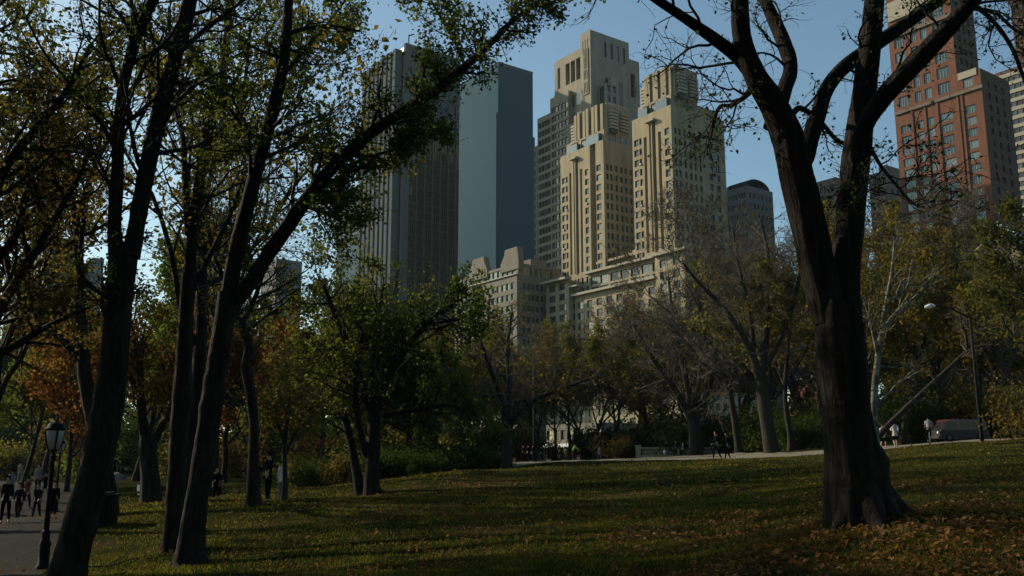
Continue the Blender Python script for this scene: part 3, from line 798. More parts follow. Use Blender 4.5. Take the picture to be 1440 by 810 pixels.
# the thick row of trees in front of the buildings, and the wood behind the path
FARROW = [(p, 138 + 9 * math.sin(p), k, s) for p, k, s in [(-190,'olive',1.5),(-120,'green',1.5),(-60,'gold',1.5),(0,'green_b',1.6),(50,'olive',1.05),(100,'green',1.1),(150,'olive',1.1),(200,'gold',1.05),(245,'green_b',1.2),(295,'olive',1.15),(340,'green',1.15),(385,'olive',1.15),(430,'green',1.15),(475,'olive_b',1.3),(520,'green_b',1.2),(565,'olive',1.2),(605,'green',1.15),(645,'olive_b',1.2),(690,'green_b',1.1),(735,'olive_b',1.2),(780,'olive_b',1.25),(820,'bare',1.3),(865,'bare_b',1.3),(905,'bare_b',1.5),(950,'bare',1.5),(995,'olive_b',1.5),(1040,'bare',1.75),(1085,'bare_b',1.75),(1130,'bare',1.8),(1175,'olive_b',1.7),(1220,'olive',1.6),(1265,'gold',1.5),(1310,'olive',1.4),(1360,'olive_b',1.4),(1410,'bare',1.5),(1460,'bare_b',1.5),(1510,'olive',1.5)]]
for i, (px, Y, kd, s) in enumerate(FARROW):
    side = 0 if px < 480 else (1 if px < 1160 else 2)
    lab = ('dim tree in the dense far wood behind the path', 'dim tree in the thick row at the foot of the towers', 'dim tree in the thick far row right of the massive forked trunk')[side]
    place(PR[kd], KIND[kd], px, Y, s, i * 1.9, lab, 'tree', ('far wood behind the path', 'far row below the towers', 'far row at the right')[side], s * (.9 + .2 * ((i * 5) % 7) / 6))
# undergrowth that closes the gaps below those crowns
UNDER = [(p, 120 + 8 * math.sin(p * 1.3), k, sc) for p, k, sc in [(-150,'dark',3.4),(-90,'olive',3.2),(-35,'dark',3.4),(15,'olive',3.2),(60,'dark',3.6),(105,'brown',3.2),(150,'dark',3.4),(195,'olive',3.2),(235,'dark',3.6),(280,'brown',3.2),(320,'dark',3.4),(365,'olive',3.4),(410,'dark',3.4),(455,'olive',3.0),(500,'dark',3.0),(545,'olive',2.8),(590,'dark',2.6),(640,'olive',2.4),(690,'dark',2.3),(735,'olive',2.2),(785,'brown',1.6),(832,'dark',2.0),(880,'dark',2.6),(925,'olive',2.8),(970,'dark',2.8),(1015,'olive',3.0),(1060,'dark',3.0),(1150,'olive',3.2),(1200,'dark',3.2),(1250,'olive',3.4),(1300,'dark',3.4),(1355,'olive',3.4),(1410,'dark',3.6),(1465,'olive',3.6)]]
for i, (px, Y, kd, sc) in enumerate(UNDER):
    side = 0 if px < 480 else (1 if px < 1160 else 2)
    t = empty('bush', ground(px, Y), i * 1.3, ('tall dim bush closing the far wood behind the path', 'tall bush at the foot of the row below the towers', 'tall bush at the foot of the far row right of the massive trunk')[side], 'bush',
              ('bushes of the far wood behind the path', 'bushes below the row at the towers', 'bushes below the far row at the right')[side]); t.scale = (sc, sc, sc * (.8 + .3 * ((i * 3) % 5) / 4))
    UNDERLIST.append((t, kd))
# neighbours of the foreground trees, just outside the left edge, that shade the path and the lawn
for i, (x, y, kd, s) in enumerate([(-23, 18, 'green', 1.5), (-19, 7, 'olive_b', 1.4), (-27, 23, 'green', 1.5)]):
    t = empty(KIND[kd], (x, y, tz(x, y)), i * 1.1, 'tall tree past the left edge of the view, across the path', 'tree', 'trees past the left edge'); t.scale = (s, s, s)
    for nm, me in zip(('trunk', 'branches', 'crown'), PR[kd]): mobj(nm, me, t)

# unseen trees added behind and beside the viewer to block sky light
for i, (x, y, kd, s) in enumerate([(-7, -5, 'green', 1.5), (6, -4.5, 'green', 1.45), (-14, 2, 'green_b', 1.4), (15, 1.5, 'green', 1.35), (-9, -12, 'green', 1.4), (2, -14, 'olive', 1.5), (13, -9, 'green', 1.3), (22, -2, 'olive', 1.4), (-18, -4, 'green_b', 1.4), (18, -16, 'green_b', 1.5), (-6, -22, 'green_b', 1.6), (30, 9, 'olive', 1.3)]):
    t = empty(KIND[kd], (x, y, tz(x, y)), i * 1.7, 'unseen tree added behind the viewpoint to block sky light', 'tree', 'unseen trees added behind the viewpoint'); t.scale = (s, s, s)
    for nm, me in zip(('trunk', 'branches', 'crown'), PR[kd]): mobj(nm, me, t)
# shrubs
def proto_shrub(H, Rr, leaf, n, ls):
    B = 26
    a = rng.random(B) * 6.283; sp = .25 + .75 * rng.random(B)
    d = np.stack([np.cos(a) * sp, np.sin(a) * sp, .55 + .5 * rng.random(B)], 1)
    l1, r1 = walk(np.zeros((B, 3)) + rng.normal(size=(B, 3)) * (.15, .15, 0), d, Rr * (.7 + .5 * rng.random(B)), np.full(B, .025), 5, .15, .06)
    p, d, L, rr = spawn(l1, r1, np.full(B, Rr), 7, .2, 1, 45, 14, .5, .6)
    l2, r2 = walk(p, d, L, rr, 4, .2, .03)
    C = np.vstack([tip_leaves(l2, n, ls * 1.4), tip_leaves(l1, n, ls * 1.4, .3)])
    C[:, 2] = np.maximum(C[:, 2], .05)
    return (fast_mesh('stems', *join([tubes(l1, r1, 5), tubes(l2, r2, 3)]), [M['twig_dark']], True), None, fast_mesh('foliage', *leaf_cards(C, ls), [leaf]))
SH = {'dark': proto_shrub(2, 1.9, M['leaf_dark'], 22, .13), 'green': proto_shrub(2, 1.9, M['leaf_green'], 20, .14), 'brown': proto_shrub(2, 2.0, M['leaf_brown'], 12, .13), 'olive': proto_shrub(2, 1.9, M['leaf_olive'], 18, .14)}
for t_, k_ in UNDERLIST:
    mobj('stems', SH[k_][0], t_); mobj('foliage', SH[k_][2], t_)
SHRUBS = [
 (452, 60, 'dark', 1.1, 'dark low shrub on the bank left of the linden stems'), (482, 54, 'brown', .9, 'brownish low shrub just left of the linden stems'),
 (548, 55, 'dark', .9, 'dark low shrub just right of the linden stems'), (425, 66, 'olive', 1.2, 'olive low shrub on the bank behind the slender young tree'),
 (590, 54, 'dark', .75, 'smallest dark shrub along the crest of the lawn'), (515, 62, 'dark', 1.3, 'dark shrub close behind the linden stems'),
 (572, 58, 'dark', 1.3, 'dark low shrub on the shaded bank right of the linden'), (612, 60, 'dark', 1.2, 'dark shrub below the short balustrade'),
 (655, 62, 'dark', 1.1, 'dark shrub close right of the short balustrade'), (690, 70, 'dark', 1.0, 'dark shrub touching the sparse yellowish tree'),
 (1050, 118, 'olive', 2.2, 'big olive bush behind the walking couple'), (1068, 100, 'green', 2.1, 'bright green bush left of the tall bare elm'),
 (1120, 86, 'dark', 1.8, 'dark bush right of the tall bare elm'), (866, 113, 'brown', 1.5, 'reddish brown bush beside the lone walker'),
 (1456, 55, 'brown', 1.5, 'brownish bush right of the tall street lamp'), (1492, 50, 'olive', 1.5, 'dim bush at the right edge above the lawn'),
 (1392, 84, 'olive', 2.2, 'olive bush behind the parked vehicle'), (1288, 82, 'dark', 1.9, 'dark bush behind the cyclist in grey'),
 (1332, 84, 'brown', 2.4, 'brown bush behind the red vehicle roof'), (1215, 74, 'dark', 1.8, 'dark bush behind the two joggers'),
 (838, 122, 'dark', 1.9, 'dark bush beyond the drive left of the brown bush'), (1003, 118, 'dark', 1.9, 'dark bush right of the elm at the balustrade'),
 (120, 86, 'green', 1.6, 'green bush at the far end of the path'), (330, 90, 'brown', 1.6, 'brown bush far back left of the S bent trunk'),
 (440, 72, 'dark', 1.6, 'dark bush behind the slender young tree'), (540, 78, 'dark', 1.7, 'dark bush seen past the linden stems'),
 (250, 95, 'olive', 1.8, 'olive bush far back between the pair of trunks'), (10, 96, 'olive', 2.0, 'olive bush far back above the path crowd'),
]
for i, (px, Y, kd, s, lab) in enumerate(SHRUBS):
    t = empty('shrub', ground(px, Y), i * 1.7, lab, 'shrub', 'shrubs around the drive and lawn'); t.scale = (s, s, s * (.85 + .1 * (i % 3)))
    mobj('stems', SH[kd][0], t); mobj('foliage', SH[kd][2], t)
# ------------------------------------------------------------------ buildings
PHI = math.atan2(.588, .809)            # the street grid: local x runs away to the right, local y away to the left
CAM = Vector((0, 0, EZ))
def ivals(a, b, n, w):
    """n openings of width w spread evenly over a..b"""
    st = (b - a) / n
    return [(a + st * (i + .5) - w / 2, a + st * (i + .5) + w / 2) for i in range(n)]
def floors(z0, z1, st, h, off=.9):
    out = []; z = z0
    while z + off + h < z1 - .3:
        out.append((z + off, z + off + h)); z += st
    return out

class Bld:
    def __init__(s, name, label, px, py, Y, bz=3.0, phi=PHI, cat='building', group=None):
        p = P(px, py, Y)
        s.root = empty(name, (p[0], p[1], bz), phi, label, cat, group)
        R = Matrix.Rotation(-phi, 3, 'Z')
        s.o = R @ (CAM - Vector((p[0], p[1], bz))); s.R = R
        s.parts = {}; s.win = []
    def _d(s, px, py): return s.R @ ray(px, py)
    def L(s, px, py, x=0.0):
        d = s._d(px, py); t = (x - s.o.x) / d.x; q = s.o + d * t; return q.y, q.z
    def Rr(s, px, py, y=0.0):
        d = s._d(px, py); t = (y - s.o.y) / d.y; q = s.o + d * t; return q.x, q.z
    def mb(s, part): return s.parts.setdefault(part, MB())
    def facade(s, face, pl, a0, a1, z0, z1, cols, rows, mt, part='wall', depth=.4, glass=None, frame=None, skip=None, mull=(1, 1)):
        mb = s.mb(part)
        def pt(a, z, dd=0.0):
            return (pl + dd, a, z) if face == 'L' else (a, pl + dd, z)
        def quad(p0, p1, p2, p3):
            mb.face([p3, p2, p1, p0] if face == 'L' else [p0, p1, p2, p3], mt)
        cols = [c for c in cols if c[0] > a0 + .02 and c[1] < a1 - .02]; rows = [r for r in rows if r[0] > z0 + .02 and r[1] < z1 - .02]
        A = [a0] + [q for c in cols for q in c] + [a1]; Z = [z0] + [q for r in rows for q in r] + [z1]
        # solid columns run the full height in one piece
        for i in range(0, len(A) - 1, 2):
            quad(pt(A[i], z0), pt(A[i+1], z0), pt(A[i+1], z1), pt(A[i], z1))
        for i in range(1, len(A) - 1, 2):
            for j in range(len(Z) - 1):
                b0, b1, c0, c1 = A[i], A[i+1], Z[j], Z[j+1]
                if j % 2 and not (skip and skip((i-1)//2, (j-1)//2)):
                    D = depth
                    quad(pt(b0,c0), pt(b0,c0,D), pt(b0,c1,D), pt(b0,c1)); quad(pt(b1,c0,D), pt(b1,c0), pt(b1,c1), pt(b1,c1,D))
                    quad(pt(b0,c0), pt(b1,c0), pt(b1,c0,D), pt(b0,c0,D)); quad(pt(b0,c1,D), pt(b1,c1,D), pt(b1,c1), pt(b0,c1))
                    s.win.append((face, pl + depth, b0, b1, c0, c1, glass or M['glass_dark'], frame or M['frame_dark'], mull))
                else:
                    quad(pt(b0,c0), pt(b1,c0), pt(b1,c1), pt(b0,c1))
    def vol(s, x0, x1, y0, y1, z0, z1, mt, Lc=(), Lr=(), Rc=(), Rw=(), part='wall', roof=None, par=.9, left=True, **kw):
        if left: s.facade('L', x0, y0, y1, z0, z1, list(Lc), list(Lr), mt, part, **kw)
        s.facade('R', y0, x0, x1, z0, z1, list(Rc), list(Rw), mt, part, **kw)
        mb = s.mb(part)
        mb.face([(x1,y0,z0),(x1,y1,z0),(x1,y1,z1),(x1,y0,z1)], mt)
        mb.face([(x1,y1,z0),(x0,y1,z0),(x0,y1,z1),(x1,y1,z1)], mt)
        mb.face([(x0,y0,z1-par),(x1,y0,z1-par),(x1,y1,z1-par),(x0,y1,z1-par)], roof or mt)
        if par:   # inner faces of the parapet
            e = .35
            mb.face([(x0+e,y0+e,z1-par),(x0+e,y1-e,z1-par),(x0+e,y1-e,z1),(x0+e,y0+e,z1)], mt)
            mb.face([(x0+e,y0+e,z1-par),(x1-e,y0+e,z1-par),(x1-e,y0+e,z1),(x0+e,y0+e,z1)], mt)
            mb.face([(x0,y0,z1),(x1,y0,z1),(x1-e,y0+e,z1),(x0+e,y0+e,z1)], mt)
            mb.face([(x0,y0,z1),(x0+e,y0+e,z1),(x0+e,y1-e,z1),(x0,y1,z1)], mt)
    def box(s, part, x0, x1, y0, y1, z0, z1, mt): s.mb(part).box(x0, x1, y0, y1, z0, z1, mt)
    def single(s, name, x0, x1, y0, y1, z0, z1, mt):
        m = MB(); m.box(x0, x1, y0, y1, z0, z1, mt); return m.build(name, s.root)
    @staticmethod
    def win_geo(face, w, h, gl, fr, mull, mb, ox=0, oy=0, oz=0):
        def pt(a, z, dd): return (ox - dd, oy + a, oz + z) if face == 'L' else (ox + a, oy - dd, oz + z)
        def q(a0, a1, z0, z1, dd, mt):
            p = [pt(a0,z0,dd), pt(a1,z0,dd), pt(a1,z1,dd), pt(a0,z1,dd)]
            mb.face(p[::-1] if face == 'L' else p, mt)
        q(0, w, 0, h, 0, gl); b = min(.09, w * .12)
        for i in range(mull[0] + 2 - (0)):
            c = b / 2 + (w - b) * i / (mull[0] + 1); q(c - b/2, c + b/2, 0, h, .05, fr)
        for j in range(mull[1] + 2):
            c = b / 2 + (h - b) * j / (mull[1] + 1); q(0, w, c - b/2, c + b/2, .056, fr)
    def done(s, zvis=20.0, limit=100):
        for k, m in s.parts.items(): m.build(k, s.root)
        W = sorted(s.win, key=lambda w: (not (w[4] > zvis), -(w[3]-w[2]) * (w[5]-w[4])))
        cache = {}; rest = MB()
        for i, (fc, pl, a0, a1, z0, z1, gl, fr, mu) in enumerate(W):
            w, h = round(a1 - a0, 2), round(z1 - z0, 2)
            if i < limit:
                key = (fc, w, h, gl.name, fr.name, mu)
                if key not in cache:
                    mb = MB(); s.win_geo(fc, w, h, gl, fr, mu, mb); cache[key] = mb.mesh('window')
                o = mobj('window', cache[key], s.root); o.location = (pl, a0, z0) if fc == 'L' else (a0, pl, z0)
            else:
                ox, oy = (pl, a0) if fc == 'L' else (a0, pl)
                s.win_geo(fc, w, h, gl, fr, mu, rest, ox, oy, z0)
        if rest.v: tag(rest.build('window', s.root), kind='stuff')
    def panes(s, part, face, pl, a0, a1, z0, z1, na, nz, mt, tilt=.006, gap=.0):
        """curtain wall of single panes, each a hair out of true"""
        n = na * nz
        A = a0 + (a1 - a0) * np.arange(na + 1) / na; Z = z0 + (z1 - z0) * np.arange(nz + 1) / nz
        ia, iz = np.meshgrid(np.arange(na), np.arange(nz)); ia = ia.ravel(); iz = iz.ravel()
        wa = (a1 - a0) / na; wz = (z1 - z0) / nz
        tx = rng.normal(size=n) * tilt; ty = rng.normal(size=n) * tilt
        def corner(da, dz):
            d = tx * (da - .5) * wa + ty * (dz - .5) * wz
            a = A[ia + da] + (gap if da == 0 else -gap); z = Z[iz + dz] + (gap if dz == 0 else -gap)
            return np.stack([pl + d, a, z], 1) if face == 'L' else np.stack([a, pl + d, z], 1)
        q = [corner(0,0), corner(1,0), corner(1,1), corner(0,1)]
        if face == 'L': q = q[::-1]
        v = np.stack(q, 1).reshape(-1, 3)
        mobj(part, fast_mesh(part, v, np.arange(4*n).reshape(-1, 4), [mt]), s.root)

# ---- the twin towered apartment block
b = Bld('twin_tower_apartments', 'yellow limestone apartment block with two matching Art Deco towers in the sun', 968, 420, 255)
st, stt = M['stone_warm'], M['stone_trim']
LW = b.L(772, 420)[0]                         # length of the avenue front
def deco_tower(px_c, px_l, px_r, py_top, py_terr, x0, px_rw=None, py_rw=None, notch=None):
    y0, _ = b.L(px_c, py_terr, x0); y1, _ = b.L(px_l, py_terr, x0)
    zt = b.L(px_c, py_terr, x0)[1]
    x1, _ = b.Rr(px_r, py_terr + 40, y0)
    W, D = y1 - y0, x1 - x0
    fr = [(.90, .115), (.79, .06), (.665, .072), (.53, .062), (.43, .062), (.30, .072), (.115, .115)]
    cols = sorted((y0 + W * (c - w / 2), y0 + W * (c + w / 2)) for c, w in fr)
    zm = 30.0
    rows = floors(zm, zt - 4.5, 3.25, 2.05)
    rc = sorted((x0 + D * (c - .035), x0 + D * (c + .035)) for c in (.12, .24, .40, .56, .70, .86))
    if notch:       # a deep slot sets the corner bay apart from the rest of the front
        n0, n1 = b.L(notch[1], py_terr + 60, x0)[0], b.L(notch[0], py_terr + 60, x0)[0]
        ys, W = n1, y1 - n1
        cols = sorted((ys + W * (c - w / 2), ys + W * (c + w / 2)) for c, w in fr)
        b.vol(x0, x1 - 1, n1, y1, 4, zt, st, left=False)
        b.vol(x0, x1, y0, n0, 4, zt, st, [(y0 + (n0 - y0) * .35, n0 - .25)], rows, rc, rows)
        b.vol(x0 + 5, x1 - 1, n0 + .003, n1 - .003, 4, zt - 2, M['brick_brown'], [(n0 + .5, n1 - .5)], rows)  # slot wall in darker stone: the recess shade is put into its colour
    else:
        ys = y0
        b.vol(x0, x1, y0, y1, 4, zt, st, (), (), rc, rows, left=False)
    # fins that frame the three slots of the shaft, and dark spandrels inside them
    zr = zm + (zt - zm) * .42
    # the front: single windows at the sides, four deep dark slots in the middle of the shaft
    frs = sorted(fr); edges = [ys] + [ys + W * (frs[i][0] + frs[i][1] / 2 + frs[i + 1][0] - frs[i + 1][1] / 2) / 2 for i in range(len(frs) - 1)] + [y1]
    low = [r for r in rows if r[1] < zr]
    for i, (c, w) in enumerate(frs):
        slot = (c, w) in fr[2:6]
        cc = [(ys + W * (c - w / 2), ys + W * (c + w / 2))]
        if slot:
            ztop = zt - (3.3 if .4 < c < .6 else 7.0)
            b.facade('L', x0, edges[i], edges[i + 1], 4, zr, cc, low, st)
            b.facade('L', x0, edges[i], edges[i + 1], zr, zt, cc, [(zr + .3, ztop)], st, depth=1.3, mull=(0, int((ztop - zr) / 1.65)))
        else:
            b.facade('L', x0, edges[i], edges[i + 1], 4, zt, cc, rows, st)
    for c in (.48,): b.single('fin', x0 - .35, x0 - .003, ys + W * (c - .012), ys + W * (c + .012), zr, zt - 3.2, st)
    for r in rows[::1]:
        for c, w in (fr[0], fr[1], fr[6]):
            if rng.random() < .16: yy = ys + W * c; b.single('air_conditioner', x0 - .4, x0 + .3, yy - .35, yy + .35, r[0] + .003, r[0] + .5, M['frame_pale'])
    b.single('canopy', x0 - 1.3, x0 + .02, ys + W * .38, ys + W * .60, zt - 3.1, zt - 2.4, stt)
    W = y1 - y0
    # stepped penthouse with glazed terraces
    za = zt + 4.2
    b.vol(x0 + 1.6, x1 - 1, y0 + 1.3, y1 - 1.2, zt - .88, za, st, ivals(y0 + 3, y1 - 3, 3, W * .18), [(zt + .8, za - .6)], ivals(x0 + 2.5, x1 - 2, 4, 1.6), [(zt + .8, za - 1)], depth=.25, glass=M['glass_terrace'], frame=M['frame_pale'], mull=(3, 1))
    b.single('sunroom', x0 + .35, x0 + 1.59, y0 + W * .12, y0 + W * .40, zt + .0, zt + 3.1, M['glass_terrace'])
    b.single('sunroom', x0 + .35, x0 + 1.59, y0 + W * .62, y0 + W * .86, zt + .0, zt + 2.6, M['glass_terrace'])
    # crown: ribbed drum with louvred corners
    zc = b.L(px_c - (px_c - px_l) * .3, py_top, x0 + 3)[1]
    cx0, cx1, cy0, cy1 = x0 + 2.6, x1 - D * .08, y0 + W * .08, y1 - W * .2
    b.vol(cx0, cx1, cy0, cy1, za - .88, zc - 1.0, st)
    n = 7
    for i in range(n):
        y = cy0 + (cy1 - cy0) * (i + .5) / n; hh = zc - (abs(i - (n-1) / 2) ** 1.6) * .05
        b.single('rib', cx0 - (1.0 if i in (1, 3, 5) else .55), cx0 + .02, y - .62, y + .62, za - .4, hh, st)
    n = 10
    for i in range(n):
        x = cx0 + (cx1 - cx0) * (i + .5) / n
        b.single('rib', x - .4, x + .4, cy0 - .6, cy0 + .02, za - .4, zc - (abs(i - (n-1) / 2) ** 1.5) * .03, st)
    for k in range(6):                           # louvred wings left and right of the drum
        z = za + .6 + k * (zc - za - 3) / 6
        b.single('louvre', cx0 + .6, cx0 + 4.5, cy1 + .02, cy1 + 2.6, z, z + .75, stt)
        b.single('louvre', cx0 + .9, cx0 + 4.2, cy0 - 1.9, cy0 - .62, z, z + .75, stt)
        b.single('louvre', cx1 - 4.5, cx1 - .6, cy0 - 1.4, cy0 - .62, z, z + .7, st)
    b.box('louvre_core', cx0 + 1.0, cx0 + 4.0, cy1 + .02, cy1 + 2.2, za - .88, zc - 2.6, M['panel_dark'])
    b.box('louvre_core', cx0 + 1.2, cx0 + 3.9, cy0 - 1.5, cy0 - .61, za - .88, zc - 2.6, M['panel_dark'])
    if px_rw:
        xr, _ = b.Rr(px_rw, py_rw + 60, y0 + 4); zw = b.Rr(px_rw - 15, py_rw, y0 + 4)[1]
        rw = floors(zm, zw - 2, 3.25, 2.05)
        b.vol(x1 + .003, xr, y0 + 4, y1 - 3, 4, zw, st, (), (), ivals(x1 + 2, xr - 2, 3, 1.7), rw)
        b.box('wall', x1 + 2.5, xr - 1.5, y0 + 5.5, y1 - 4, zw - .9, zw + 3.2, st)
    return y0, y1, x1, zt
yA = deco_tower(943, 888, 990, 101, 147, 3.0, 1020, 166)
yB = deco_tower(848, 788, 893, 154, 196, 3.0, notch=(830, 838))
# recessed slot at the near corner of the left tower
# avenue front between and below the towers, stepping back under long cornices
y_r, z1_ = b.L(966, 350, 0.0)
zc1 = b.L(811, 417, 0.0)[1]; zc2 = b.L(829, 386, 2.5)[1]; zc3 = b.L(846, 372, 5.0)[1]; zc4 = b.L(765, 402, -2.0)[1]
XD = b.Rr(1060, 400)[0]
def front(x0, y0, y1, z0, z1, mt=st, cw=2.7, wh=2.2, **kw):
    n = max(1, int((y1 - y0) / 4.2))
    b.vol(x0, XD, y0, y1, z0, z1, mt, ivals(y0 + .5, y1 - .5, n, cw), floors(z0, z1, 3.4, wh, .6), ivals(x0 + 1, XD - 1, 9, 1.6), floors(z0, z1, 3.4, 1.9), mull=(2, 1), **kw)
ya1 = b.L(925, 380)[0]
front(-1.0, 0.0, ya1, 0, b.L(966, 351, -1)[1])
front(0.0, ya1 + .003, b.L(808, 410)[0], 0, zc1)
front(2.5, ya1 + .003, b.L(828, 400, 2.5)[0], zc1 - .88, zc2, cw=3.7, wh=2.7)
front(5.0, ya1 + .003, b.L(845, 380, 5)[0], zc2 - .88, zc3, cw=3.7, wh=2.7)
front(-2.0, b.L(800, 420, -2)[0], b.L(768, 420, -2)[0], 0, zc4, cw=3.4)
def cornice(x, y0, y1, z, over=1.5, th=.75):
    b.single('cornice', x - over, x + .3, y0 - .6, y1 + .6, z + .003, z + th, stt)
cornice(-1.0, -.9, ya1 - .5, b.L(966, 351, -1)[1]); cornice(0.0, ya1 + .7, b.L(808, 410)[0], zc1); cornice(2.5, ya1 + .7, b.L(828, 400, 2.5)[0], zc2)
cornice(5.0, ya1 + .7, b.L(845, 380, 5)[0], zc3); cornice(-2.0, b.L(800, 420, -2)[0], b.L(768, 420, -2)[0], zc4, 2.2)
zq = b.L(800, 406, -1)[1]
b.single('cornice', -2.2, .2, b.L(815, 406, -1)[0], b.L(800, 406, -1)[0] - .8, zq, zq + .7, stt)
# penthouse wall with a notched parapet between the towers
yp0, zp = b.L(906, 352, 6.0); yp1 = b.L(866, 362, 6.0)[0]
b.vol(6.0, 14, yp0, yp1, zc3 - .88, zp, stt, ivals(yp0, yp1, 2, 1.5), [(zc3 + .5, zc3 + 2.2)])
for k in range(4): b.single('merlon', 6.0, 6.5, yp0 + (yp1 - yp0) * (k + .1) / 4, yp0 + (yp1 - yp0) * (k + .62) / 4, zp + .003, zp + 1.0, stt)
# searchlight tube on the roof of the left tower
yl, zl = b.Rr(876, 160, yB[0] + 2)
mb = MB(); mb.tube([(yl - 2.2, yB[0] + 2, zl - 1.2), (yl + 1.8, yB[0] + 2, zl + .7)], .28, M['white_paint']); mb.tube([(yl, yB[0] + 2, zl - 5), (yl, yB[0] + 2, zl)], .12, M['steel_dark']); mb.build('roof_tube', b.root)
b.done(38)

# ---- tall setback limestone tower behind
b = Bld('setback_tower', 'tallest grey beige stone tower with a stepped top, behind the twin towers', 834, 300, 338)
sd = M['stone_cool']
y1 = b.L(816, 60)[0]; x1, _ = b.Rr(884, 60); zt = b.L(834, 39)[1]
x2 = b.Rr(899, 100, 2)[0]; zs = b.Rr(897, 87, 2)[1]
y2 = b.L(780, 110, 1)[0]; zl = b.L(781, 87, 1)[1]
zb = b.L(834, 150)[1]; z_mid = b.L(778, 140)[1]
W = y1; ws = ivals(W * .2, W * .8, 3, .9)
ztall = b.L(834, 100)[1]
zk = 30.0
shaft = floors(zk, zt - 34, 4.0, 2.3)
b.vol(0, x1, 0, y1, zk, zt, sd, [(W * .22, W * .30), (W * .46, W * .54), (W * .70, W * .78)], [(zt - 9, zt - 3.2)], ivals(x1 * .3, x1 * .95, 4, 1.3), [(zt - 9.5, zt - 3.0)], mull=(0, 2))
tw1 = b.L(825, 68)[1]; tw0 = b.L(825, 133)[1]
b.single('tall_window', -.12, .01, W * .22, W * .62, tw0, tw1, M['glass_green'])
nm = int((tw1 - tw0) / 5)
for k in range(nm): b.single('mullion', -.3, -.11, W * .2, W * .64, tw0 + k * 5, tw0 + k * 5 + (1.1 if k % 2 else .5), sd)
for k in (.2, .34, .48, .62): b.single('mullion', -.32, -.11, W * k, W * k + .35, tw0, tw1, sd)
for z in shaft[-7:]:
    for k in (.08, .76): b.single('side_window', -.1, .01, W * k, W * (k + .14), z[0], z[1], M['glass_dark'])
for k, h in ((.15, .55), (.36, .75), (.55, .62), (.72, .62)):   # flat strips for blind niches, recess shade put into their colour
    b.single('painted_niche', x1 * k, x1 * (k + .1), -.02, .4, zt - 40, zt - 18 - 6 * (h < .6), M['panel_dark'] if h > .7 else M['stone_dull'])
for z in shaft[-6:]:
    for k in (.5, .68, .84): b.single('side_window', x1 * k, x1 * k + 1.7, -.1, .01, z[0] - 8, z[1] - 8, M['glass_dark'])
b.vol(x1 + .003, x2, 2, y1 * .9, zk, zs, sd, (), (), ivals(x1 + 1.5, x2 - 1.5, 1, 2.4), [(zs - 16, zs - 6)], depth=1.2)
b.vol(1, x1 * .9, y1 + .003, y2, zk, zl, sd, ivals(y1 + (y2 - y1) * .06, y1 + (y2 - y1) * .62, 3, 2.6) + [(y1 + (y2 - y1) * .80, y1 + (y2 - y1) * .89)], [(zl - 12.5, zl - 3.5)], depth=1.6, mull=(0, 1))
for k, zz in enumerate((zl - 23, zl - 31)):
    for q in (.14, .4, .84): b.single('loggia_window', .86, 1.2, y1 + (y2 - y1) * (q - .1), y1 + (y2 - y1) * (q + .1), zz, zz + 5.0, M['glass_dark'])
b.single('balcony', -1.2, 1.02, y1 + .3, y1 + (y2 - y1) * .66, zl - 33.4, zl - 32.4, sd)
zw0 = b.L(758, 168)[1]; y3 = b.L(758, 200)[0]; y4 = b.L(752, 260)[0]; zw1 = b.L(754, 206)[1]
yq = b.L(803, 160)[0]
def wide(x0, y0, y1, z1, n):
    b.vol(x0, 40, y0, y1, 0, z1, sd, ivals(y0 + .5, y1 - .5, n, 1.9), floors(0, z1 - 1, 3.7, 2.4), (), ())
wide(-1.5, -8, yq, b.L(815, 172)[1], 6)
wide(-1.2, yq + .003, b.L(777, 160)[0], z_mid, 5); wide(-.8, b.L(777, 160)[0] + .003, y3, zw0, 4); wide(-.4, y3 + .003, y4, zw1, 2)
for k in range(3): b.box('wall', 2, 20, yq + 2 + 4 * k, yq + 5 + 4 * k, z_mid - .9, z_mid + 6 - 1.6 * k, sd)
xa, za_ = b.Rr(851, 116, -4); xb = b.Rr(869, 140, -4)[0]
b.vol(xa, xb, -4, -.003, zk, za_, sd, [(-3.4, -.6)], [(za_ - 9, za_ - 1)], ivals(xa + .4, xb - .4, 2, 1.6), floors(zk, za_, 4.2, 2.6), glass=M['glass_green'], mull=(1, 3))
xc, zc = b.Rr(858, 108, -2.2)
b.single('chimney_slab', xc, xc + 2.2, -3.0, -.8, za_ - .8, zc, stt)
b.done(60)

# ---- dark glass tower with fins
b = Bld('finned_tower', 'dark glass skyscraper with pale vertical fins down its left side', 566, 300, 372)
y1 = b.L(511, 300)[0]; x1 = b.Rr(645, 300)[0]; zt = b.L(567, 64)[1]
b.box('core', .35, x1 - .1, .35, y1 - .1, -3, zt - .6, M['panel_dark'])
b.panes('glass_wall', 'R', 0.0, 2.5, x1, -3, zt - 8, 26, 50, M['glass_bronze'], .012, .12)
b.panes('glass_wall', 'L', 0.0, 0, y1, -3, zt - 14, 20, 50, M['glass_bronze'], .006, .1)
b.single('corner_pier', -.5, 2.5, -.5, 1.2, -3, zt, M['alu'])
b.single('parapet', 2.51, x1, -.3, .34, zt - 22, zt, M['alu'])
nf = 8
for k in range(nf):
    y = 3.2 + (y1 - 3.2) * k / nf; top = zt - 1 - 2.0 * k * (1 if k else 0)
    b.single('fin', -3.4, -.02, y, y + (y1 / nf) * .5, -3, zt - 2, M['alu'])
    b.single('parapet', -.02, .34, y, y + (y1 / nf), zt - 14, zt - 3.5, M['panel_dark'])
for k in range(1, 7):
    x = 2.5 + (x1 - 2.5) * k / 6.5
    b.single('pier', x - .25, x + .25, -.5, -.02, -3, zt - 9, M['panel_dark'])
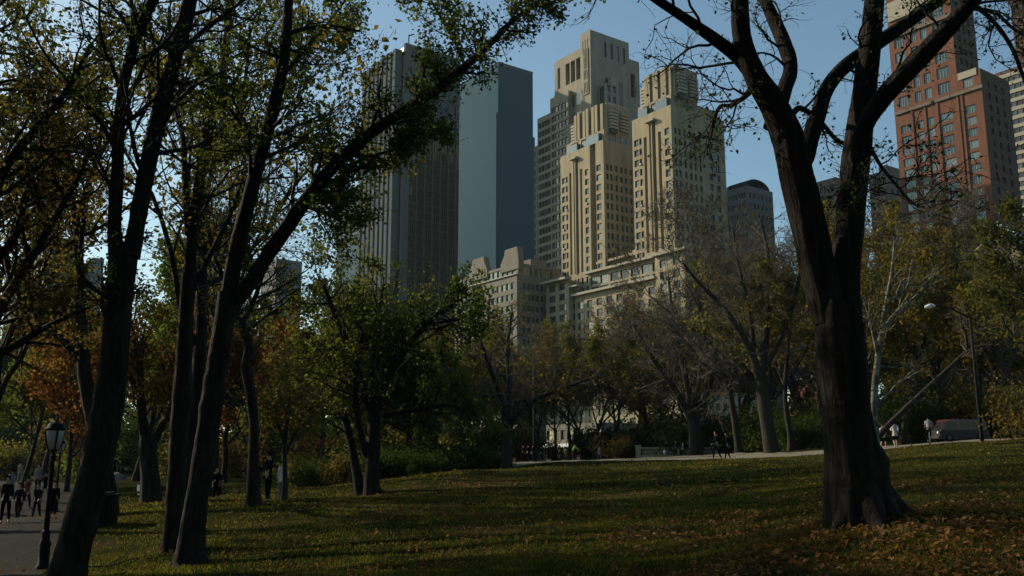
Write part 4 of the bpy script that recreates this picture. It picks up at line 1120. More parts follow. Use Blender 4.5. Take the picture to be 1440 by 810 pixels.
mb = MB(); mb.tube([(4, 5, zt), (4, 5, zt + 7)], .25, M['steel_dark']); mb.tube([(4, 5, zt + 6.5), (6.5, 5, zt + 8)], .3, M['steel_dark']); mb.build('roof_crane', b.root)
for k in range(4): b.single('antenna', 9 + 4 * k, 9.25 + 4 * k, 6, 6.25, zt - .6, zt + 2.5 + k % 2 * 2, M['steel_dark'])
b.done()

# ---- blue glass towers
b = Bld('blue_glass_tower', 'smooth blue glass skyscraper right of the dark finned tower', 700, 300, 500)
y1 = b.L(640, 200)[0]; x1 = b.Rr(749.5, 160)[0]; zt = b.L(698, 90)[1]; zl = b.L(690, 163)[1]; xr = b.Rr(752.5, 240)[0]; zr = b.Rr(751, 193)[1]
b.box('core', .4, x1 - .05, .4, y1 - .1, -3, zt - .5, M['band_blue'])
b.panes('glass_wall', 'R', 0, 0, x1, zr, zt, 22, 32, M['glass_blue'], .0014, .03)
b.panes('glass_wall', 'R', -.0, 0, xr, -3, zr, 23, 44, M['glass_blue'], .0014, .03)
b.box('core', x1 - .04, xr - .05, .4, 14, -3, zr - .3, M['band_blue'])
b.panes('glass_wall', 'L', 0, 0, y1, zl, zt, 22, 22, M['glass_blue'], .0014, .03)
b.panes('glass_wall', 'L', -1.2, -.0, y1, -3, zl, 22, 54, M['glass_blue'], .0014, .03)
b.box('core', -1.15, .39, .25, y1, -3, zl - .2, M['band_blue'])
b.single('coping', -.3, x1, -.3, .5, zt, zt + .7, M['alu']); b.single('coping', -.3, .5, .51, y1, zt, zt + .7, M['alu'])
b.done()
b = Bld('pale_glass_tower', 'pale blue glass slab showing left of the dark finned tower', 516, 300, 470)
y1 = b.L(475, 300)[0]; zt = b.L(505, 262)[1]
b.box('core', .4, 30, .4, y1 - .1, -3, zt - .5, M['band_blue'])
b.panes('glass_wall', 'L', 0, 0, y1, -3, zt, 16, 40, M['glass_blue'], .0025, .03); b.panes('glass_wall', 'R', 0, 0, 30, -3, zt, 14, 40, M['glass_blue'], .0025, .03)
b.single('coping', -.3, .5, 0, y1, zt, zt + .7, M['alu'])
b.done()

# ---- lower block with stepped gables
b = Bld('gabled_block', 'lower grey beige stone block with stepped gables, below the blue glass tower', 727, 420, 300)
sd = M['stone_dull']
y1 = b.L(640, 420)[0]; x1 = b.Rr(790, 420)[0]; z0 = b.L(727, 374)[1]
zt = b.L(727, 368)[1]
W = y1
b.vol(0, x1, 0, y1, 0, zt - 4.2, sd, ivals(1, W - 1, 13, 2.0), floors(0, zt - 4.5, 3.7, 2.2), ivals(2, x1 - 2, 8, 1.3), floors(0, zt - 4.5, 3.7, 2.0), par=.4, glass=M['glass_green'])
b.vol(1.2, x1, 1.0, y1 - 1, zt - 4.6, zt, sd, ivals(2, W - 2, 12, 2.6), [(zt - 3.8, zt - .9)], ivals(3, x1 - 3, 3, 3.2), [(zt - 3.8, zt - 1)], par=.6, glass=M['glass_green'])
b.single('cornice', -.5, 1.3, -.5, y1 + .2, zt - 4.2, zt - 3.8, stt)
def gable(pa, pb, pt_a, pt_b, pyt, pyb, x=.9):
    """stepped gable with a raised middle"""
    ya, yb = b.L(pb, pyb, x)[0], b.L(pa, pyb, x)[0]; za, ztp = b.L((pa+pb)/2, pyb, x)[1], b.L((pt_a+pt_b)/2, pyt, x)[1]
    yc, yd = b.L(pt_b, pyt, x)[0], b.L(pt_a, pyt, x)[0]
    mb = MB(); f1 = [(ya, zt - 2), (yb, zt - 2), (yb, za), (yd + .8, (za * .4 + ztp * .6)), (yd + .5, ztp), (yc, ztp), (yc - .2, (za * .3 + ztp * .7)), (ya, za)]
    n = len(f1)
    mb.face([(x, p, q) for p, q in f1][::-1], sd); mb.face([(x + 2.2, p, q) for p, q in f1], sd)
    for i in range(n):
        (p, q), (r, t) = f1[i], f1[(i + 1) % n]; mb.face([(x, p, q), (x, r, t), (x + 2.2, r, t), (x + 2.2, p, q)], sd)
    mb.build('gable', b.root)
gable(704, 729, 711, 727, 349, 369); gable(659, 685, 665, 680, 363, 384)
b.vol(8, x1 - 4, 3, y1 - 8, zt - .6, zt + 2.5, sd, par=.5)
b.done(10)

# ---- red brick tower on the right
b = Bld('red_brick_tower', 'tall red brick apartment tower at the right with bands of wide windows', 1393, 250, 240)
rb = M['brick_red']
yA = b.L(1345, 100)[0]; yE = b.L(1272, 320)[0]; x1 = b.Rr(1432, 250)[0]
zlow = b.L(1388, 92)[1]; zb = b.L(1390, 121)[1]; ztop = b.L(1345, -45)[1]
FL = 3.35
cl = lambda px, wpx, py: tuple(sorted((b.L(px - wpx / 2, py)[0], b.L(px + wpx / 2, py)[0])))
cols_hi = sorted([cl(1280, 15, 250), cl(1301, 10, 250), cl(1316, 10, 250), cl(1339, 18, 250)])
cols_lo = [cl(1374, 15, 250)]
r1 = floors(0, zb - 1, FL, 2.3, .6); r2 = floors(zb + 1.4, ztop - 3, 4.6, 3.2, .6)
sk = dict(glass=M['glass_green'], frame=M['frame_pale'], mull=(3, 0), depth=.35)
b.facade('L', 0, yA, yE, 0, zb, cols_hi, r1, rb, **sk)
b.facade('L', 0, 0, yA, 0, zb, cols_lo, r1, rb, **sk)
b.facade('L', 0, yA, yE, zb, ztop, cols_hi, r2, rb, **sk)
b.facade('L', 0, 0, yA, zb, zlow, cols_lo, floors(zb + 1, zlow, 4.6, 3.2, .6), rb, **sk)
br = M['brick_side']  # side faces get browner, darker brick: their shade is put into the colour
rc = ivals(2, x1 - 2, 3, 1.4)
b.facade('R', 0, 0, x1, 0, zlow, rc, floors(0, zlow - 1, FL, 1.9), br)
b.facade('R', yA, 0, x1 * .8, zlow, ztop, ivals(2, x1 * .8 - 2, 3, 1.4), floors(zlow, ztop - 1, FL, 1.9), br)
b.box('roof', .3, x1 - .02, .3, yA - .02, zlow - .8, zlow - .4, M['brick_brown'])
b.box('roof', .3, x1 * .8, yA + .4, yE - .1, ztop - .8, ztop - .4, M['brick_brown'])
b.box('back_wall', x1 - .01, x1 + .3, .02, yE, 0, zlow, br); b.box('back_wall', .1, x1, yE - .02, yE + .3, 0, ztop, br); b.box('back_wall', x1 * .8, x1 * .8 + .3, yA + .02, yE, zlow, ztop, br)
b.single('string_course', -.55, .0, -.4, yE, zb + .02, zb + .9, M['brick_brown'])
b.single('string_course', -.55, .0, yA, yE + .2, b.L(1345, 20)[1], b.L(1345, 20)[1] + 1, M['brick_brown'])
for k, (pa, w) in enumerate(((1290, 3), (1309, 2), (1327, 3), (1357, 3), (1363, 2))):
    y = b.L(pa, 250)[0]; b.single('pilaster', -.28, -.003, y - .3, y + .3, 0, zb - .01, rb)
zz = b.L(1275, 22)[1]
b.single('pale_panel', -.45, -.02, b.L(1330, 15)[0], yE - .2, zz, ztop - 2, stt)
b.single('pale_surround', -.25, -.02, cols_lo[0][0] - 1.2, cols_lo[0][1] + 1.2, zlow - 1.6, zlow + .4, stt)
b.done(22)

# ---- right edge
b = Bld('brick_tower', 'striped cream and brick tower sliver at the right edge, behind the red brick tower', 1475, 250, 330)
y1 = b.L(1413, 250)[0]; zt = b.L(1425, 95)[1]
b.vol(0, 25, 0, y1, 0, zt, M['brick_side'], ivals(.5, y1 - .5, 7, 2.6), floors(0, zt, 3.5, 1.9), glass=M['glass_green'])
for r in floors(0, zt, 3.5, 1.9): b.box('band', -.12, -.02, 0, y1, r[1] + .02, r[1] + 1.45, M['stone_trim'])
zt2 = b.L(1420, -40)[1]; ya = b.L(1424, 60)[0]
b.vol(1.5, 25, 2, ya, zt - .9, zt2, M['brick_side'], ivals(2.5, ya - .5, 5, 2.4), floors(zt, zt2, 3.6, 2), glass=M['glass_green'])
b.done()
b = Bld('gabled_hall', 'brown stone hall with a low gable and white roof domes at the right edge', 1436, 370, 150)
y1 = b.L(1374, 370)[0]; ze = b.L(1436, 345)[1]; zp = b.L(1403, 327)[1]
b.vol(0, 25, 0, y1, 0, ze, M['brick_brown'], ivals(1, y1 - 1, 4, 1.5), [(4, 7), (ze - 8, ze - 4.5)], par=.3)
mb = MB(); ym = y1 * .5; n = [(0, ze), (y1, ze), (ym, zp)]
mb.face([(0, *n[0]), (0, *n[2]), (0, *n[1])], M['brick_brown']); mb.face([(14, *n[0]), (14, *n[1]), (14, *n[2])], M['brick_brown'])
mb.face([(0, *n[0]), (14, *n[0]), (14, *n[2]), (0, *n[2])], M['brick_brown']); mb.face([(0, *n[1]), (0, *n[2]), (14, *n[2]), (14, *n[1])], M['brick_brown']); mb.build('gable', b.root)
mb = MB()
for k in range(2):
    y_, z_ = (0, y1)[k], ze
    mb.tube([(-.3, y_, z_ + .2), (-.3, ym, zp + .25)], .22, stt, 6)
mb.build('gable_coping', b.root)
for px, py, r in ((1396, 325, .7), (1403, 322, 1.0), (1413, 326, .9), (1426, 331, .7), (1434, 333, .6)):
    y_, z_ = b.L(px, py, 3); mb = MB()
    mb.lathe([(.3 * r, z_ - 3.5), (.3 * r, z_ - .1), (.95 * r, z_), (1.0 * r, z_ + .35 * r), (.75 * r, z_ + .8 * r), (.3 * r, z_ + 1.05 * r), (.05, z_ + 1.3 * r)], M['white_paint'], 12)
    o = mb.build('dome', b.root, True); o.location = (3, y_, 0)
b.done(5)

# ---- low far roofs in the middle
def far_block(name, label, pxc, pxl, pxr, pyt, Y, mt, n=8, nr=6, group=None):
    b = Bld(name, label, pxc, 300, Y, group=group)
    y1 = b.L(pxl, 300)[0]; x1 = b.Rr(pxr, 300)[0]; zt = b.L(pxc, pyt)[1]
    b.vol(0, x1, 0, y1, 0, zt, mt, ivals(.5, y1 - .5, n, max(.8, y1 / n * .45)), floors(0, zt - 1, 3.8, 2.0), ivals(.5, x1 - .5, nr, max(.8, x1 / nr * .4)), floors(0, zt - 1, 3.8, 2.0))
    return b, x1, y1, zt
b, x1, y1, zt = far_block('grey_block', 'grey block with a vaulted glass roof right of the twin towers', 1052, 1018, 1088, 260, 330, M['far_wall'])
mb = MB(); 
for k in range(9):
    a = math.pi * k / 8; z = zt + 3.5 * math.sin(a); x = x1 * .5 - x1 * .46 * math.cos(a); mb.tube([(x, 1, z), (x, y1 - 1, z)], .25, M['band_blue'], 5)
for yy in np.linspace(1, y1 - 1, 5):
    mb.tube([(x1 * .5 - x1 * .46 * math.cos(math.pi * k / 10), yy, zt + 3.5 * math.sin(math.pi * k / 10)) for k in range(11)], .22, M['band_blue'], 5)
mb.build('roof_vault', b.root)
mb = MB()
for k in range(8):
    a, c = math.pi * k / 8, math.pi * (k + 1) / 8
    q = lambda t, y: (x1 * .5 - x1 * .45 * math.cos(t), y, zt + 3.4 * math.sin(t)); mb.face([q(a, 1.1), q(a, y1 - 1.1), q(c, y1 - 1.1), q(c, 1.1)], M['glass_dark'])
mb.build('roof_glass', b.root); b.done()
b, x1, y1, zt = far_block('grey_block', 'grey block whose flat roof shows inside the V of the massive trunk', 1178, 1150, 1215, 248, 320, M['brick_brown']); b.done()
b, x1, y1, zt = far_block('grey_block', 'grey stone block touching the left side of the red brick tower', 1252, 1225, 1300, 238, 300, M['brick_brown'])
b.vol(3, x1 * .7, 2, y1 * .7, zt - .9, zt + 3.0, M['brick_brown']); b.single('roof_pole', 5, 5.3, 3, 3.3, zt + 2, zt + 7, M['white_paint']); b.done()
# left distance, seen through the foliage
b, x1, y1, zt = far_block('office_block', 'pale far block seen through the orange branches at the left', 70, 20, 122, 330, 420, M['far_wall'], 12, 8); b.done()
b, x1, y1, zt = far_block('office_block', 'pale low block right of the far block behind the leaning trunk', 136, 120, 152, 358, 430, M['far_wall'], 5, 4); b.done()
b, x1, y1, zt = far_block('office_block', 'grey low roof seen under the long limb, left of the pale glass slab', 392, 372, 428, 362, 380, M['far_wall'], 6, 6); b.done()
# street level of the avenue, seen between the trunks
b = Bld('row_house', 'red brick row house glimpsed between trunks right of the tall bare elm', 1150, 580, 150, 3.5)
y1 = b.L(1112, 580)[0]; b.vol(0, 14, 0, y1, -2, 13, M['brick_red'], ivals(.4, y1 - .4, 3, 1.2), floors(0, 12, 3.4, 2.0), ivals(.5, 13, 4, 1.2), floors(0, 12, 3.4, 2), frame=M['frame_pale'])
b.single('cornice', -.5, .0, -.3, y1, 5.6, 6.2, stt); b.done(0)
b = Bld('shop_front', 'low buff stone building glimpsed between trunks behind the cyclist in green', 846, 600, 190, 2.8)
y1 = b.L(768, 600)[0]; b.vol(0, 20, 0, y1, -2, 8.4, M['stone_dull'], ivals(.4, y1 - .4, 8, 2.6), [(1.0, 3.4), (5.2, 7.2)], ivals(1, 19, 4, 1.6), [(5.2, 7.2)])
b.single('awning_band', -1.2, -.01, .2, y1 - .2, 3.6, 4.3, M['white_paint']); b.done(-5)
# ------------------------------------------------------------------ balustrades
def balustrade(name, label, pa, Ya, pb, Yb, n, H=1.15, group=None):
    a, c = ground(pa, Ya), ground(pb, Yb); z = max(a.z, c.z)
    d = Vector((c.x - a.x, c.y - a.y, 0)); L = d.length; rz = math.atan2(d.y, d.x)
    t = empty(name, (a.x, a.y, z), rz, label, 'balustrade', group)
    st = M['balustrade_stone']
    m = MB(); m.box(0, L, -.22, .22, -.6, .22, st); m.build('base', t)
    m = MB(); m.box(0, L, -.2, .2, H - .2, H, st); m.build('rail', t)
    for k in range(3):
        x = L * k / 2; m = MB(); m.box(x - .3, x + .3, -.28, .28, -.6, H + .12, st); m.box(x - .36, x + .36, -.34, .34, H + .123, H + .25, st); m.build('pier', t)
    bm_ = MB(); bm_.lathe([(.09, .22), (.09, .3), (.055, .36), (.12, .52), (.13, .62), (.06, .84), (.08, .9), (.08, H - .2)], st, 8); me = bm_.mesh('baluster', True)
    for k in range(n):
        x = L * (k + .5) / n
        if min(abs(x - L * q / 2) for q in range(3)) < .42: continue
        o = mobj('baluster', me, t); o.location = (x, 0, 0)
M['balustrade_stone'] = surf('balustrade stone', (.40, .33, .20), (.52, .44, .28), .85, 2.0)
balustrade('stone_balustrade', 'long buff stone balustrade beyond the drive, behind the walking couple', 898, 112, 1008, 110, 40)
balustrade('stone_balustrade', 'short buff stone balustrade in the gap between dark shrubs', 617, 113, 657, 112, 14)

# ------------------------------------------------------------------ lamps and poles
def park_lamp(px, Y, label, H=3.75):
    t = empty('lamp_post', ground(px, Y), .4, label, 'lamp post', 'black lamp posts by the path')
    k = M['iron']
    m = MB(); m.lathe([(.19, -.1), (.19, .12), (.135, .18), (.135, .62), (.155, .68), (.11, .8), (.1, .95), (.12, 1.0), (.07, 1.06)], k, 12); m.build('base', t, True)
    m = MB(); m.lathe([(.07, 1.0), (.062, 2.2), (.052, H - .85), (.085, H - .8), (.05, H - .74), (.05, H - .66), (.12, H - .6)], k, 12); m.build('post', t, True)
    m = MB(); m.lathe([(.12, H - .598), (.2, H - .35), (.235, H - .12), (.225, H - .08)], M['lamp_glass'], 14); la = m.build('lantern_glass', t, True)
    m = MB(); m.lathe([(.25, H - .1), (.265, H - .06), (.235, H - .02), (.215, H - .01), (.19, H + .07), (.12, H + .11), (.045, H + .125), (.03, H + .17), (.005, H + .2)], k, 14); m.build('lantern_cap', t, True)
    m = MB()
    for i in range(4):
        a = math.pi / 2 * i + .3; c, s = math.cos(a), math.sin(a)
        m.tube([(.115 * c, .115 * s, H - .62), (.205 * c, .205 * s, H - .36), (.24 * c, .24 * s, H - .1)], .026, k, 6)
    m.build('lantern_frame', t)
park_lamp(60, 25.5, 'black iron lamp post with a glass lantern, nearest, by the path edge')
park_lamp(77, 52, 'farther black lamp post partly behind the nearest lamp post')

def cobra_lamp():
    base = ground(1381, 57); top = P(1364, 447, 57)
    t = empty('street_lamp', base, 0, 'tall dark street lamp with a long curved arm above the vehicle', 'street lamp')
    o = np.array(base); k = M['steel_dark']
    m = MB(); m.tube([(0, 0, -.3), (0, 0, .5), Vector(top - o) * .5, top - o], [.13, .12, .095, .07], k, 10); m.build('pole', t, True)
    arm = [P(1364, 447, 57) - o, P(1352, 441, 57) - o, P(1338, 434, 57) - o, P(1322, 430, 57) - o, P(1312, 430, 57) - o]
    m = MB(); m.tube([np.array(q) for q in arm], [.06, .055, .05, .045, .04], k, 8); m.build('arm', t, True)
    c = P(1307, 431, 57) - o
    m = MB(); m.tube([c + np.array((.35, 0, .02)), c + np.array((.2, 0, .05)), c, c - np.array((.3, 0, .03))], [.06, .14, .17, .06], M['white_paint'], 10); m.build('lamp_head', t, True)
cobra_lamp()
g = ground(751, 100); t = empty('lamp_pole', g, 0, 'tall plain dark pole standing behind the group of walkers in the centre', 'pole')
hp = P(751, 516, 100)[2] - g.z
m = MB(); m.tube([(0, 0, -.3), (0, 0, .6), (0, 0, hp)], [.16, .13, .08], M['steel_dark'], 10); m.build('pole', t, True)
m = MB(); m.tube([(0, 0, hp - .1), (.5, 0, hp + .35), (1.3, 0, hp + .5)], [.05, .05, .04], M['steel_dark'], 6); m.tube([(1.25, 0, hp + .5), (1.7, 0, hp + .48)], [.12, .06], M['steel_dark'], 8); m.build('arm', t, True)

# ------------------------------------------------------------------ bin, chair, rock, stick
g = ground(143, 33); t = empty('park_bin', g, .2, 'dark boxy bin beside the broad leaning trunk', 'bin')
m = MB(); m.box(-.42, .42, -.36, .36, -.1, .98, M['iron']); m.build('body', t)
m = MB(); m.box(-.47, .47, -.41, .41, .983, 1.06, M['iron']); m.box(-.3, .3, -.26, .26, 1.063, 1.12, M['steel_dark']); m.build('lid', t)
m = MB()
for x in (-.3, -.1, .1, .3): m.box(x - .05, x + .05, -.4, -.363, .05, .92, M['steel_dark'])
m.build('slats', t)
g = ground(202, 46); t = empty('folding_chair', g, 2.6, 'small pale folding chair at the foot of the low forked orange tree', 'chair')
w = M['white_paint']
m = MB(); m.box(-.24, .24, -.22, .22, .43, .47, w); m.build('seat', t)
m = MB(); m.box(-.24, .24, .22, .25, .6, .9, w); m.build('backrest', t)
for x in (-.22, .22):
    m = MB(); m.tube([(x, -.22, 0), (x, .24, .9)], .018, w, 6); m.build('leg', t)
    m = MB(); m.tube([(x * .9, .24, 0), (x * .9, -.2, .44)], .018, w, 6); m.build('leg', t)
def rock(px, Y, r, label):
    bm = bmesh.new(); bmesh.ops.create_icosphere(bm, subdivisions=3, radius=1)
    for v in bm.verts:
        c = v.co; k = 1 + .16 * math.sin(3.1 * c.x + 1) * math.cos(2.7 * c.y) + .1 * math.sin(6 * c.z + 4 * c.x) + .05 * math.sin(11 * c.y + 7 * c.x)
        v.co = Vector((c.x * r * 1.5 * k, c.y * r * k, max(-.2, c.z) * r * .7 * k))
    me = bpy.data.meshes.new('rock'); bm.to_mesh(me); bm.free(); me.materials.append(M['rock'])
    me.polygons.foreach_set('use_smooth', [True] * len(me.polygons))
    o = mobj('rock', me); o.location = ground(px, Y); tag(o, label, 'rock')
M['rock'] = surf('grey rock', (.09, .085, .075), (.17, .16, .14), .9, 2.5, bump=.5)
rock(158, 82, .9, 'low grey rock under the dark figure far back on the lawn')
g = ground(134, 22); m = MB()
m.tube([(-.9, 0, .05), (-.3, .1, .1), (.3, -.05, .12), (.9, .1, .3)], [.02, .018, .014, .006], M['bark_grey'], 6); m.tube([(.2, 0, .12), (.5, .3, .3), (.6, .5, .45)], [.014, .01, .005], M['bark_grey'], 6); m.tube([(-.1, .05, .11), (.1, -.3, .25), (.25, -.4, .4)], [.014, .01, .005], M['bark_grey'], 6)
o = m.build('fallen_branch', None, True); o.location = g; tag(o, 'pale dead branch lying beside the base of the leaning trunk', 'branch')

# ------------------------------------------------------------------ people
def skin(name, V, E, rad, root=0, sub=1):
    me = bpy.data.meshes.new(name); me.from_pydata([tuple(v) for v in V], E, []); me.update()
    o = bpy.data.objects.new(name, me); COL.objects.link(o)
    o.modifiers.new('s', 'SKIN'); o.modifiers.new('u', 'SUBSURF').levels = sub
    o.modifiers['u'].render_levels = sub
    sv = me.skin_vertices[0].data
    for i, r in enumerate(rad):
        sv[i].radius = r if hasattr(r, '__len__') else (r, r); sv[i].use_root = (i == root)
    dg = bpy.context.evaluated_depsgraph_get(); dg.update()
    res = bpy.data.meshes.new_from_object(o.evaluated_get(dg)); res.name = name
    bpy.data.objects.remove(o); bpy.data.meshes.remove(me)
    res.polygons.foreach_set('use_smooth', [True] * len(res.polygons))
    return res

def rotx(v, a):      # swing in the y-z plane: positive a moves a hanging limb forward (-y)
    y, z = v[1], v[2]; return np.array((v[0], y * math.cos(a) + z * math.sin(a), -y * math.sin(a) + z * math.cos(a)))
def skeleton(pose):
    d = dict(lean=0, hipL=0, hipR=0, kneeL=0, kneeR=0, shL=.05, shR=.05, elL=.25, elR=.25, z=0.0, spl=.025, head=0); d.update(pose)
    J = {}
    J['pel'] = np.array((0, 0, .95 + d['z']))
    up = lambda h, y=0.0: J['pel'] + rotx(np.array((0, y, h)), d['lean'] * -1) * 1.0
    J['spine'] = up(.2); J['chest'] = up(.42); J['nb'] = up(.53, .01); J['neck'] = up(.59, 0)
    hd = J['neck'] + rotx(np.array((0, -.02, .09)), d['head']); J['h0'] = hd; J['h1'] = hd + rotx(np.array((0, -.0, .09)), d['head']); J['h2'] = hd + rotx(np.array((0, .01, .135)), d['head'])
    J['nose'] = hd + rotx(np.array((0, -.105, .035)), d['head'])
    for s, k in ((-1, 'L'), (1, 'R')):
        J['sh' + k] = J['pel'] + rotx(np.array((s * .158, 0, .49)), -d['lean'])
        a = d['sh' + k] + d['lean'] * -1 * 0; e = a + d['el' + k]
        J['el' + k] = J['sh' + k] + rotx(np.array((s * d['spl'], 0, -.29)), a)
        J['wr' + k] = J['el' + k] + rotx(np.array((-s * .005, 0, -.25)), e)
        J['ha' + k] = J['wr' + k] + rotx(np.array((0, 0, -.085)), e)
        J['dir' + k] = rotx(np.array((0, 0, -1.)), e + .3)
        J['hip' + k] = J['pel'] + np.array((s * .09, 0, -.06))
        b = d['hip' + k]; c = b - d['knee' + k]
        J['kn' + k] = J['hip' + k] + rotx(np.array((s * .01, 0, -.41)), b)
        J['an' + k] = J['kn' + k] + rotx(np.array((0, 0, -.40)), c)
        J['to' + k] = J['an' + k] + rotx(np.array((0, -.15, -.06)), c * .5)
        J['he' + k] = J['an' + k] + rotx(np.array((0, .03, -.06)), c * .5)
    return J
def sub_skin(name, J, chains, R, grow=0.0, root='pel'):
    keys = []; E = []
    for ch in chains:
        for a in ch:
            if a not in keys: keys.append(a)
        E += [(keys.index(a), keys.index(b)) for a, b in zip(ch, ch[1:])]
    rad = [tuple(x + grow for x in (R[k[:-1]] if k[-1] in 'LR' and k[:-1] in R else R[k])) for k in keys]
    return skin(name, [J[k] for k in keys], E, rad, keys.index(root) if root in keys else 0)
RADS = {'pel': (.135, .10), 'spine': (.125, .095), 'chest': (.132, .105), 'nb': (.085, .075), 'neck': (.05, .055), 'h0': (.068, .082), 'h1': (.074, .092), 'h2': (.05, .06), 'nose': (.014, .014),
        'sh': (.062, .062), 'el': (.042, .042), 'wr': (.028, .03), 'ha': (.018, .04), 'hip': (.085, .09), 'kn': (.055, .058), 'an': (.036, .04), 'to': (.035, .025), 'he': (.03, .03)}
def person_meshes(pose):
    J = skeleton(pose)
    body = sub_skin('body', J, [['pel', 'spine', 'chest', 'nb', 'neck', 'h0', 'h1', 'h2'], ['h0', 'nose']] +
                    [[c + k for c in ('nb', 'sh', 'el', 'wr', 'ha')][0:0] + ['chest', 'sh' + k, 'el' + k, 'wr' + k, 'ha' + k] for k in 'LR'] + [['pel', 'hip' + k, 'kn' + k, 'an' + k, 'to' + k] for k in 'LR'], RADS)
    # fingers and thumbs joined into the same body mesh
    bm = bmesh.new(); bm.from_mesh(body)
    for k, s in (('L', -1), ('R', 1)):
        h, dr = Vector(J['ha' + k]), Vector(J['dir' + k]).normalized(); sd = Vector((0, 1, 0)).cross(dr); ax = Vector((s, 0, 0)); fw = dr.cross(ax).normalized()
        for i, (o, L) in enumerate(((-.028, .07), (-.010, .08), (.010, .076), (.028, .06))):
            p = h + fw * o; pts = [p - dr * .01, p + dr * L * .55, p + dr * L * .9 - ax * .02]
            _finger(bm, pts, .009)
        _finger(bm, [h - dr * .04 - fw * .02, h - fw * .055 + dr * .0, h - fw * .06 + dr * .035], .01)
    bm.to_mesh(body); bm.free()
    body.polygons.foreach_set('use_smooth', [True] * len(body.polygons))
    J2 = dict(J)
    for k in 'LR': J2['wr' + k] = J['wr' + k] * .92 + J['el' + k] * .08; J2['an' + k] = J['an' + k] * .95 + J['kn' + k] * .05
    J2['waist'] = J['pel'] * .9 + J['spine'] * .1; R2 = dict(RADS); R2['waist'] = (.14, .105); R2['hem'] = (.15, .12); J2['hem'] = J['pel'] + np.array((0, 0, -.09))
    top = sub_skin('jacket', J2, [['hem', 'waist', 'spine', 'chest', 'nb']] + [['chest', 'sh' + k, 'el' + k, 'wr' + k] for k in 'LR'], R2, .016, 'waist')
    bot = sub_skin('trousers', J2, [['waist', 'pel']] + [['pel', 'hip' + k, 'kn' + k, 'an' + k] for k in 'LR'], R2, .012, 'pel')
    for k in 'LR': J2['kn' + k] = J['kn' + k] * .9 + J['hip' + k] * .1
    sho = sub_skin('shorts', J2, [['waist', 'pel']] + [['pel', 'hip' + k, 'kn' + k] for k in 'LR'], R2, .02, 'pel')
    J2['c0'] = J['h1'] + np.array((0, .035, -.07)); J2['c1'] = J['h1'] + np.array((0, .03, .0)); J2['c2'] = J['h2'] + np.array((0, .01, .0))
    R2.update({'c0': (.055, .05), 'c1': (.078, .08), 'c2': (.06, .075)})
    hair = sub_skin('hair', J2, [['c0', 'c1', 'c2']], R2, .004, 'c1')
    shoes = []
    for k in 'LR': shoes.append(sub_skin('shoe', J, [['he' + k, 'to' + k]], RADS, .012, 'he' + k))
    return dict(body=body, jacket=top, trousers=bot, shorts=sho, hair=hair, shoes=shoes)
def _finger(bm, pts, r):
    rings = []
    for i, p in enumerate(pts):
        t = (pts[min(i + 1, len(pts) - 1)] - pts[max(i - 1, 0)]).normalized(); a = t.orthogonal().normalized(); b_ = t.cross(a); rr = r * (1 - .22 * i)
        rings.append([bm.verts.new(p + a * rr * math.cos(w) + b_ * rr * math.sin(w)) for w in [math.pi / 3 * j for j in range(6)]])
    for q, w in zip(rings, rings[1:]):
        for j in range(6): bm.faces.new((q[j], q[(j + 1) % 6], w[(j + 1) % 6], w[j]))
    bm.faces.new(rings[-1]); bm.faces.new(rings[0][::-1])

POSES = {
 'stand': dict(shL=.08, shR=.12, elL=.3, elR=.25, hipL=.04, hipR=-.05),
 'fold': dict(shL=.35, shR=.35, elL=1.5, elR=1.6, hipL=.05, hipR=-.04, spl=.1),
 'walk': dict(hipL=.29, kneeL=.1, hipR=-.22, kneeR=.28, shL=-.4, shR=.45, elL=.25, elR=.4, z=-.015),
 'walk_b': dict(hipL=-.2, kneeL=.22, hipR=.27, kneeR=.08, shL=.35, shR=-.3, elL=.5, elR=.2, z=-.012),
 'jog': dict(lean=.12, hipL=.75, kneeL=1.0, hipR=-.35, kneeR=.65, shL=-.6, shR=.5, elL=1.5, elR=1.5, z=-.03),
 'sit': dict(hipL=1.15, hipR=1.25, kneeL=1.9, kneeR=2.0, shL=.7, shR=.75, elL=.8, elR=.7, z=-.76, lean=.2),
 'ride': dict(lean=.5, hipL=1.35, kneeL=1.2, hipR=.55, kneeR=.75, shL=.85, shR=.85, elL=.15, elR=.15, z=.0, head=-.3, spl=.03),
}
PM = {k: person_meshes(v) for k, v in POSES.items()}
CLO = {}
def cloth(c):
    if c not in CLO: CLO[c] = surf('cloth %d' % len(CLO), tuple(x * .8 for x in c), tuple(x * 1.1 for x in c), .95, 6.0, spec=.05)
    return CLO[c]
SKIN = surf('skin', (.30, .19, .13), (.38, .25, .18), .6, 8); SKIN2 = surf('deep skin', (.12, .075, .05), (.16, .10, .07), .6, 8)
BLACK, NAVY, GREY, WHITE, RED, PINK, GREEN_, BLUEJ, TAN = (.004,.004,.005), (.006,.008,.016), (.16,.16,.16), (.62,.62,.6), (.14,.03,.028), (.42,.30,.29), (.30,.42,.08), (.04,.06,.11), (.26,.21,.14)
HB, HBR, HGR = (.012, .01, .008), (.05, .03, .018), (.22, .21, .2)
